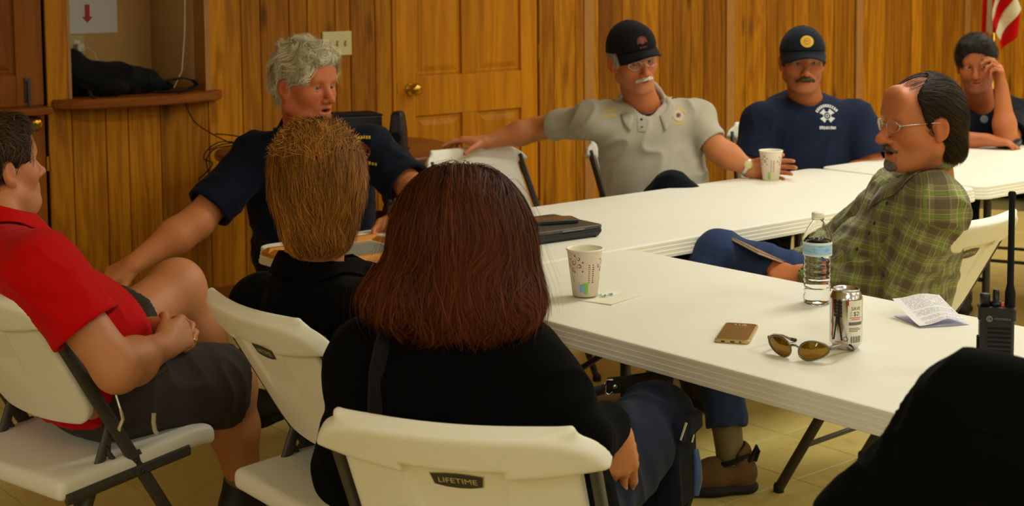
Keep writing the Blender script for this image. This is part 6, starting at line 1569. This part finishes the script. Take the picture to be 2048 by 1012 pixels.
# ------------------------------------------------------------------ navy cap and T shirt
def build_navy():
    t = person('man with a moustache in a navy cap with a yellow emblem and a navy T-shirt', (1.2, 6.15))
    tone = (178, 103, 59)
    J = dict(pel=(1.21, 6.17, .56), nek=(1.2142, 6.0600, 0.9839), shR=(1.0298, 6.0200, 0.8895), shL=(1.4266, 6.0600, 0.8905), elR=(0.9788, 5.9800, 0.7165), wrR=(1.13, 5.86, .63), elL=(1.4715, 5.9800, 0.7123), wrL=(1.30, 5.90, .63),
             knR=(1.03, 5.74, .55), anR=(1.0, 5.68, .085), knL=(1.42, 5.74, .55), anL=(1.44, 5.68, .085))
    B = Body(J, (.0, -1, 0), 1.14, 1.0); J = B.J
    H = Head((1.1828, 5.9600, 1.1435), (-.04, -.99, -.10), (0, 0, 1), 1.03, J['nek'], tone, fat=.35, jaw=1.0, ruddy=.6, stubble=.2)
    hd = [hand_prims(J['wr' + q], (.5 if q == 'R' else -.5, -.3, 0), (0, 0, -1), q == 'R') for q in 'RL']
    finish_body(t, [(H.w(H.V), H.F, H.C), arm_mesh(J['elR'], J['wrR'], hd[0], (184, 110, 64), J['shR'], (.052, .05, .030), h=.005, frm=.5), arm_mesh(J['elL'], J['wrL'], hd[1], (184, 110, 64), J['shL'], (.052, .05, .030), h=.005, frm=.5), B.core(tone)])
    H.eyes(t, (0, 1, -.05), (60, 50, 40), ); H.brows(t, (76, 60, 44), .0036)
    H.lump(t, 'moustache', [(cap((-.032, .078, -.066), (-.010, .098, -.0545), .0060, .0085), .006), (cap((.032, .078, -.066), (.010, .098, -.0545), .0060, .0085), .006), (cap((-.010, .098, -.0545), (.010, .098, -.0545), .0085), .006)], (88, 70, 48), strands=500, flow=lambda P: np.stack([P[:, 0] * 10, np.zeros(len(P)), np.full(len(P), -.6)], 1), width=.0012)
    V, F = B.top(.018, (.88, .88), seed=91, fold=.009, flare=.020, neck_r=.066, neck_f=.014, armr=1.12, fs=11); fobj('t_shirt', (V, F), M['navy_tee'], t)
    V, F = B.bottoms(seed=93); fobj('trousers', (V, F), M['navy_dark'], t)
    for q in 'RL': B.shoe(t, q, J['an' + q] + A((.0, -.3, 0)), M['shoe_black'], M['sole_black'])
    nf = (0, -1, .05); c = (1.2859, 5.8000, 0.9272)
    patch_mesh(arc_bars(0, -.012, .046, 148, 32, 11, .012) + word_bars(-.036, -.055, .072, .013, 9, 5), c, nf, (0, 0, 1), B.ftop, 'chest_lettering', M['white_print'], t)
    em = []
    for k in range(4):
        a = R(45 + 90 * k); em.append([(.006 * math.cos(a - .9), .006 * math.sin(a - .9)), (.034 * math.cos(a - .42), .030 * math.sin(a - .42)), (.030 * math.cos(a), .028 * math.sin(a)), (.034 * math.cos(a + .42), .030 * math.sin(a + .42)), (.006 * math.cos(a + .9), .006 * math.sin(a + .9))])
    patch_mesh(em + ringpoly(0, 0, .014, .017), c, nf, (0, 0, 1), B.ftop, 'chest_emblem', M['white_print'], t)
    patch_mesh(ringpoly(0, 0, .008, .013) + [rect(-.004, -.028, .008, .012), rect(-.004, .016, .008, .010)], c, nf, (0, 0, 1), B.ftop, 'emblem_detail', M['navy_tee'], t, e=.003)
    o = cap_hat(H, t, M['cap_navy'], M['cap_navy'], .0, -.020)
    nn = nz((0, 1, .45)); cc = (0, .105, .095)
    head_patch(H, t, o, [disc(0, 0, .0255, 24, .024)], cc, nn, M['cap_yellow'], 'cap_emblem'); head_patch(H, t, o, ringpoly(0, 0, .0105, .0125) + word_bars(-.006, -.002, .012, .005, 3, 2), cc, nn, M['maroon_print'], 'emblem_mark', e=.0026)
    f = H.hair_shell([(skull(.009), .02)], [(ell((0, .15, -.02), (.12, .09, .13)), .01), (rbox((0, 0, .15), (.2, .2, .105), .01), .01), (ell((0, -.02, -.13), (.2, .2, .080)), .02), (ell((.088, -.016, -.012), (.02, .024, .036)), .006), (ell((-.088, -.016, -.012), (.02, .024, .036)), .006)], h=.004)
    f.put(cap((.080, .016, .02), (.078, .022, -.014), .010, .006), .004); f.put(cap((-.080, .016, .02), (-.078, .022, -.014), .010, .006), .004)
    H.hair(t, f, (72, 60, 46), 1500, down_back, 4, .02, .003, .0012, 95, .3, shellcol=.7, shade=.3)
    return t
M['cap_yellow'] = plain('cap_yellow', srgb(218, 170, 20), .6, nscale=400, namp=.12)
# ------------------------------------------------------------------ plaid shirt
def plaid_mat():
    t = NT('plaid_cloth'); a = t.n('Attribute', attribute_name='pl'); s = t.n('SeparateXYZ'); t.l(a.outputs['Vector'], s.inputs[0])
    def stripes(v):
        u = t.math('FRACT', t.math('MULTIPLY_ADD', v, 1 / .056, 8.0))
        band = lambda c, w_: t.math('LESS_THAN', t.math('ABSOLUTE', t.math('SUBTRACT', u, c)), w_)
        return band(.25, .20), band(.70, .055), t.math('MAXIMUM', band(.58, .012), band(.82, .012)), band(.02, .018)
    d1, g1, w1, k1 = stripes(s.outputs[0]); d2, g2, w2, k2 = stripes(s.outputs[1])
    base = srgb(142, 136, 92); c = t.mix(t.math('MULTIPLY', d1, .52), base, srgb(88, 74, 60)); c = t.mix(t.math('MULTIPLY', d2, .52), c, srgb(88, 74, 60))
    c = t.mix(t.math('MULTIPLY', g1, .55), c, srgb(118, 152, 34)); c = t.mix(t.math('MULTIPLY', g2, .55), c, srgb(118, 152, 34))
    c = t.mix(t.math('MULTIPLY', w1, .55), c, srgb(206, 200, 148)); c = t.mix(t.math('MULTIPLY', w2, .55), c, srgb(206, 200, 148))
    c = t.mix(t.math('MULTIPLY', t.math('MAXIMUM', k1, k2), .35), c, srgb(160, 152, 112))
    nz_ = t.noise(t.coord(), 700, 2); c = t.mix(.22, c, t.ramp(nz_, [(.3, (.4, .4, .4, 1)), (.7, (1.1, 1.1, 1.1, 1))]), 'MULTIPLY')
    t.set(c, .85, 0, .15, Sheen_Weight=.15); t.bump(nz_, .12, .001); return t.m
M['plaid'] = plaid_mat()
def build_plaid():
    t = person('man with glasses in a green plaid shirt and jeans, turned to the left', (1.08, 4.08))
    tone = (196, 116, 69)
    J = dict(pel=(1.06, 4.06, .565), nek=(1.1185, 3.9200, 0.9462), shR=(1.0971, 4.1200, 0.8630), shL=(1.1034, 3.7900, 0.8906), elR=(.98, 4.36, .69), wrR=(0.8136, 4.1700, 0.6617), elL=(1.0179, 3.8500, 0.6561), wrL=(0.8088, 4.0300, 0.6585),
             knL=(0.6018, 4.2200, 0.6801), anL=(.40, 4.12, .34), knR=(.585, 4.30, .52), anR=(0.6039, 4.1400, 0.1427), hpL=(1.02, 3.97, .56), hpR=(1.06, 4.15, .56))
    J['anR'] = (.625, 4.15, .10)
    B = Body(J, (-.90, .43, 0), 1.06, .55); J = B.J
    H = Head((1.0726, 3.8500, 1.1024), (-.95, -.27, -.05), (.10, 0, 1), 1.0, J['nek'], tone, ruddy=.6, nose=1.22, mouth=.006, stubble=.10, fat=.35, beard_col=(120, 100, 88))
    hL = hand_prims(J['wrL'], (-.92, .30, .06), (.2, .6, -.75), False, (.85, .9, .95, 1.0), .02, (.5, .6), 1.0)
    hR = hand_prims(J['wrR'], (-.85, -.35, .05), (0, -.4, -.9), True, (.6, .7, .7, .7), .02, (.5, .5), 1.0)
    finish_body(t, [(H.w(H.V), H.F, H.C), arm_mesh(J['elL'], J['wrL'], hL, (204, 122, 71), None, (.044, .044, .029)), arm_mesh(J['elR'], J['wrR'], hR, (200, 120, 71), None, (.044, .044, .029), h=.0045), B.core(tone)])
    H.eyes(t, (.1, 1, -.02), (70, 62, 50)); H.brows(t, (84, 62, 44), .0032)
    H.glasses(t, M['chrome'], M['lens_clear'], wd=.0225, hg=.0145, y=.102)
    H.lump(t, 'moustache', [(cap((-.027, .082, -.066), (-.006, .100, -.0555), .0045, .006), .005), (cap((.027, .082, -.066), (.006, .100, -.0555), .0045, .006), .005)], (104, 88, 76), strands=400, width=.001)
    H.lump(t, 'goatee', [(cap((.024, .080, -.075), (.020, .080, -.105), .0055, .009), .008), (cap((-.024, .080, -.075), (-.020, .080, -.105), .0055, .009), .008), (ell((0, .088, -.104), (.021, .011, .016)), .01)], (132, 116, 102), strands=700, width=.001)
    V, F = B.top(.018, longs=True, seed=111, fold=.014, cuffr=.046, neck_r=.066, vneck=.06, armr=1.16, hem=-.05, fs=11)
    fobj('plaid_shirt', (V, F), M['plaid'], t, None, B.pl); pf = B.ftop
    co = collar(t, B, M['plaid'], r=.080, zb=.120, zf=-.02, leaf=.060, tip=.035, gap=.9); me = co.data; a = me.attributes.new('pl', 'FLOAT_VECTOR', 'POINT')
    vals = [(k // 7 * .011, k % 7 * .011 + .01, 0) for k in range(len(me.vertices))]; a.data.foreach_set('vector', np.array(vals, np.float32).ravel())
    V, F = B.top(-.002, (.12, .12), seed=112, fold=.001, flare=.0, neck_r=.058, neck_f=.018, hem=.2, h=.008, armr=.8); fobj('undershirt', (V, F), M['dark_tee'], t)
    for pt in ((0.9494, 3.8000, 0.8957), (0.9107, 3.8000, 0.8431), (0.8888, 3.8000, 0.8142), (0.8460, 3.8000, 0.7721)):
        v = Vector(onto(pf, np.array([A(pt)]), (-.6, -.75, .1), .002, 20)[0]); mm = Matrix.Rotation(R(90), 4, 'X') @ Matrix.Rotation(R(30), 4, 'Y'); pobj(MB().lathe([(0, .002), (.005, .0022), (.0058, 0)], v, 12, M=mm), 'button', M['button'], t)
    v = Vector(onto(pf, np.array([A((0.9523, 3.7000, 0.7190))]), (-.2, -1, .1), .002, 20)[0]); pobj(MB().lathe([(0, .002), (.006, .0022), (.0068, 0)], v, 12, M=Matrix.Rotation(R(90), 4, 'X')), 'button', M['button'], t)
    V, F = B.bottoms(seed=113, fold=.008, shin=.80); fobj('jeans', (V, F), M['jeans'], t)
    B.shoe(t, 'R', J['anR'] + A((-.3, -.04, 0)), M['suede'], M['sole_black'], heel=0); B.shoe(t, 'L', J['anL'] + A((-.3, -.06, 0)), M['suede'], M['sole_black'])
    b = J['anR']; pobj(MB().tube([Vector(b + A(q)) for q in ((.048, -.03, .0), (.062, -.034, .028), (.070, -.03, .045), (.076, -.026, .030), (.066, -.026, .0))], .006, 8), 'heel_loop', M['black_strap'], t)
    pobj(MB().tube([Vector(b + A((.004 + .047 * math.cos(q), .043 * math.sin(q), .004 + .018 * math.cos(q)))) for q in [2 * math.pi * k / 20 for k in range(20)]], .008, 8, loop=True), 'shoe_collar', M['black_strap'], t)
    f = H.hair_shell([(skull(.011), .02), (ell((0, -.062, -.015), (.078, .060, .092)), .03), (ell((0, -.080, -.075), (.064, .042, .045)), .03)],
                     [(ell((0, .115, .06), (.066, .160, .13)), .012), (ell((0, .15, .0), (.12, .156, .13)), .012), (ell((.088, .045, -.062), (.05, .048, .07)), .010), (ell((-.088, .045, -.062), (.05, .048, .07)), .010), (ell((.089, -.010, -.010), (.024, .027, .037)), .006), (ell((-.089, -.010, -.010), (.024, .027, .037)), .006)], h=.004)
    fl = lambda P: np.stack([P[:, 0] * .5, np.full(len(P), -.8), -.25 - np.clip(.10 - P[:, 2], 0, .3) * 4.5], 1)
    H.hair(t, f, (44, 32, 20), 6000, fl, 7, .075, .004, .0010, 121, .3, tipcol=(56, 40, 22), shellcol=.6, tipout=.004, noise_dir=.12, shade=.35, zend=-.115)
    f2 = H.hair_shell([(ell((0, -.014, .036), (.0785, .102, .0885)), .0)], [(rbox((0, 0, -.14), (.3, .3, .225), .01), .01)], h=.004)
    H.hair(t, f2, (70, 52, 34), 420, lambda P: np.stack([P[:, 0] * .4, np.full(len(P), -1.), np.zeros(len(P))], 1), 6, .08, .004, .0010, 123, .2, shell=False, noise_dir=.12, shade=.3, parts='top_strands', rootsel=lambda V: (V[:, 1] < .07) & (np.abs(V[:, 0]) < .05))
    nb = thing('notebook', 'small notebook held against the raised knee of the man in jeans', 'notebook', Vector((0.7012, 4.1200, 0.7086)))
    Q = Matrix(np.stack([nz((.86, .35, -.38)), nz((-.35, .90, .1)), nz(np.cross(nz((.86, .35, -.38)), nz((-.35, .90, .1))))], 1).tolist()).to_4x4()
    MB().box((0, 0, .003), (.055, .075, .0028), Q).build('pages', M['cup_white'], nb); MB().box(Q @ Vector((0, 0, .0065)), (.057, .077, .0007), Q).build('cover', M['note_cover'], nb); MB().box(Q @ Vector((0, 0, -.0005)), (.057, .077, .0007), Q).build('cover', M['note_cover'], nb)
    return t
M['dark_tee'] = cloth('dark_tee', srgb(40, 42, 40), .85, 800, .25)
M['note_cover'] = plain('note_cover', srgb(150, 104, 72), .6, nscale=60, namp=.12)
# ------------------------------------------------------------------ man with his hand at his face
def build_far():
    t = person('dark haired man at the far right resting his head on one hand', (2.2, 6.7))
    tone = (180, 99, 55)
    J = dict(pel=(2.26, 6.86, .56), nek=(2.1274, 6.6600, 0.9058), shR=(1.9963, 6.6200, 0.8079), shL=(2.3481, 6.7200, 0.8272), elL=(2.1525, 6.3600, 0.7585), wrL=(2.1350, 6.3800, 0.9933), elR=(1.86, 6.44, .76), wrR=(2.05, 6.30, .775),
             knR=(2.02, 6.52, .55), anR=(2.0, 6.46, .085), knL=(2.40, 6.46, .55), anL=(2.40, 6.42, .085))
    B = Body(J, (-.35, -.94, 0), 1.05, .3); J = B.J
    H = Head((2.0685, 6.5200, 1.0903), (-.34, -.93, -.16), (-.10, -.05, 1), 1.0, J['nek'], tone, ruddy=.7, stubble=.45, beard_col=(96, 66, 48), nose=1.1)
    hL = hand_prims(J['wrL'], (-.12, -.10, .98), (-.85, .15, -.2), False, (.55, .75, .95, 1.0), .05, (.55, .5), 1.0)
    hR = hand_prims(J['wrR'], (.9, -.3, -.1), (0, 0, -1), True)
    finish_body(t, [(H.w(H.V), H.F, H.C), arm_mesh(J['elL'], J['wrL'], hL, (190, 112, 62), J['shL'], (.048, .046, .029), frm=.6), arm_mesh(J['elR'], J['wrR'], hR, (184, 108, 62), J['shR'], h=.006, frm=.5), B.core(tone)])
    H.eyes(t, (-.45, 1, -.05), (50, 40, 32)); H.brows(t, (34, 26, 20), .0042)
    V, F = B.top(.016, (.80, .80), seed=131, fold=.008, flare=.016, neck_r=.064, neck_f=.02, vneck=.0, armr=1.05); fobj('t_shirt', (V, F), M['navy_dark'], t)
    V, F = B.bottoms(seed=133); fobj('trousers', (V, F), M['navy_dark'], t)
    for q in 'RL': B.shoe(t, q, J['an' + q] + A((-.1, -.3, 0)), M['shoe_black'], M['sole_black'])
    patch_mesh([disc(0, 0, .018)], (2.0895, 6.4000, 0.8559), (-.2, -1, .1), (0, 0, 1), B.ftop, 'chest_emblem', M['badge_dim'], t)
    d = nz(J['wrL'] - J['elL']); c = A((2.0925, 6.3700, 1.1034)); pobj(MB().tube([Vector(c + A((.010 * math.cos(q), .006 * math.cos(q), .0105 * math.sin(q)))) for q in [2 * math.pi * k / 16 for k in range(16)]], .0018, 6, loop=True), 'ring', M['gold'], t)
    f = H.hair_shell([(skull(.014), .02), (ell((0, .050, .098), (.064, .052, .030)), .03)], [(ell((0, .140, .0), (.082, .074, .088)), .015), (ell((.09, .050, -.055), (.04, .052, .07)), .010), (ell((-.09, .050, -.055), (.04, .052, .07)), .010), (ell((0, -.03, -.15), (.2, .2, .08)), .02), (ell((.088, -.016, -.012), (.02, .024, .036)), .006), (ell((-.088, -.016, -.012), (.02, .024, .036)), .006)], h=.004)
    fl = lambda P: np.stack([P[:, 0] * 1.5 + .1, -.3 + 1.0 * (P[:, 1] > .02), -.15 - np.clip(.09 - P[:, 2], 0, .3) * 6], 1)
    H.hair(t, f, (36, 32, 26), 2200, fl, 5, .035, .005, .0014, 141, .4, tipcol=(54, 48, 40), shellcol=.7, tipout=.006, noise_dir=.35, shade=.35)
    return t
M['badge_dim'] = plain('badge_dim', srgb(96, 100, 104), .7, nscale=300, namp=.2)
# ------------------------------------------------------------------ black shoulder in the right corner
def build_corner():
    t = person('person in black at the lower right corner, only a shoulder and sleeve showing', (.86, 1.55))
    J = dict(pel=(.93, 1.58, .56), nek=(.765, 1.66, 1.02), shL=(0.5714, 1.7400, 0.9550), shR=(.94, 1.56, .955), elL=(0.4409, 1.8000, 0.8035), wrL=(.66, 2.06, .69), elR=(1.20, 1.66, .70), wrR=(1.16, 1.86, .78),
             knR=(1.30, 1.95, .55), anR=(1.32, 2.0, .085), knL=(1.06, 2.06, .55), anL=(1.10, 2.1, .085))
    J['pel'] = (.90, 1.58, .56)
    B = Body(J, (.45, .89, 0), 1.0); J = B.J
    H = Head((.80, 1.72, 1.20), (.30, .95, -.05), (0, 0, 1), 1.0, J['nek'], (190, 122, 76), h=.0045)
    hd = [hand_prims(J['wr' + q], (.1, .9, -.1), (0, 0, -1), q == 'R') for q in 'RL']
    finish_body(t, [(H.w(H.V), H.F, H.C), arm_mesh(J['elR'], J['wrR'], hd[0], (190, 122, 76), h=.006), arm_mesh(J['elL'], J['wrL'], hd[1], (190, 122, 76), h=.006), B.core((186, 122, 76))])
    H.eyes(t)
    V, F = B.top(.016, longs=True, seed=152, fold=.008, armr=1.12); fobj('jacket', (V, F), M['black_cloth'], t)
    V, F = B.bottoms(seed=153, h=.01); fobj('trousers', (V, F), M['navy_dark'], t)
    for q in 'RL': B.shoe(t, q, J['an' + q] + A((.1, .3, 0)), M['shoe_black'], M['sole_black'])
    # yoke seam across the shoulder
    s_ = [(0.4927, 1.7000, 0.9910), (0.4916, 1.6600, 0.9946), (0.4987, 1.6000, 1.0256), (0.5132, 1.5600, 1.0499), (0.5454, 1.5400, 1.0663)]
    q_ = onto(B.ftop, np.array([A(p) for p in s_]), (-.3, -.7, .6), .001, 14); pobj(MB().tube([Vector(v) for v in q_], .0022, 6), 'yoke_seam', M['black_cloth'], t)
    f = H.hair_shell([(skull(.014), .02), (ell((0, -.05, -.05), (.07, .06, .07)), .03)], [(ell((0, .140, .0), (.082, .074, .095)), .015), (ell((.09, .050, -.055), (.04, .052, .07)), .010), (ell((-.09, .050, -.055), (.04, .052, .07)), .010)], h=.006)
    H.hair(t, f, (60, 44, 28), 600, down_back, 5, .05, .005, .0016, 155, .2)
    return t
au, auB, auH = build_auburn()
build_blond(); build_red(); build_grey(); build_capman(); build_navy(); build_plaid(); build_far(); build_corner()
# strap with a steel ring beside the near chair
st = thing('radio_strap', 'black leather strap with a steel ring under the near table edge', 'strap', Vector((0.1953, 2.9700, 0.6492)))
L0_ = Vector(st.location)
band([Vector(v) - L0_ for v in ((0.1220, 2.9000, 0.6492), (0.1539, 2.9300, 0.6495), (0.1843, 2.9600, 0.6490))], .010, .002, ZV).build('strap', M['black_strap'], st)
MB().tube([Vector(v) - L0_ for v in ((0.2036, 2.9700, 0.6649), (0.1912, 2.9700, 0.6650), (0.1850, 2.9700, 0.6514), (0.1880, 2.9700, 0.6376), (0.1963, 2.9700, 0.6333), (0.2035, 2.9700, 0.6396))], .0028, 8).build('steel_ring', M['chrome'], st)
band([Vector(v) - L0_ for v in ((0.1925, 2.9750, 0.6509), (0.2306, 3.0000, 0.6478), (0.2866, 3.0400, 0.6446), (0.3385, 3.0800, 0.6351))], .017, .003, ZV).build('strap', M['black_strap'], st)
MB().lathe([(0, .003), (.004, .002), (.005, 0)], Vector((0.2073, 2.9800, 0.6483)) - L0_, 10, M=Matrix.Rotation(R(90), 4, 'X')).build('rivet', M['chrome'], st)
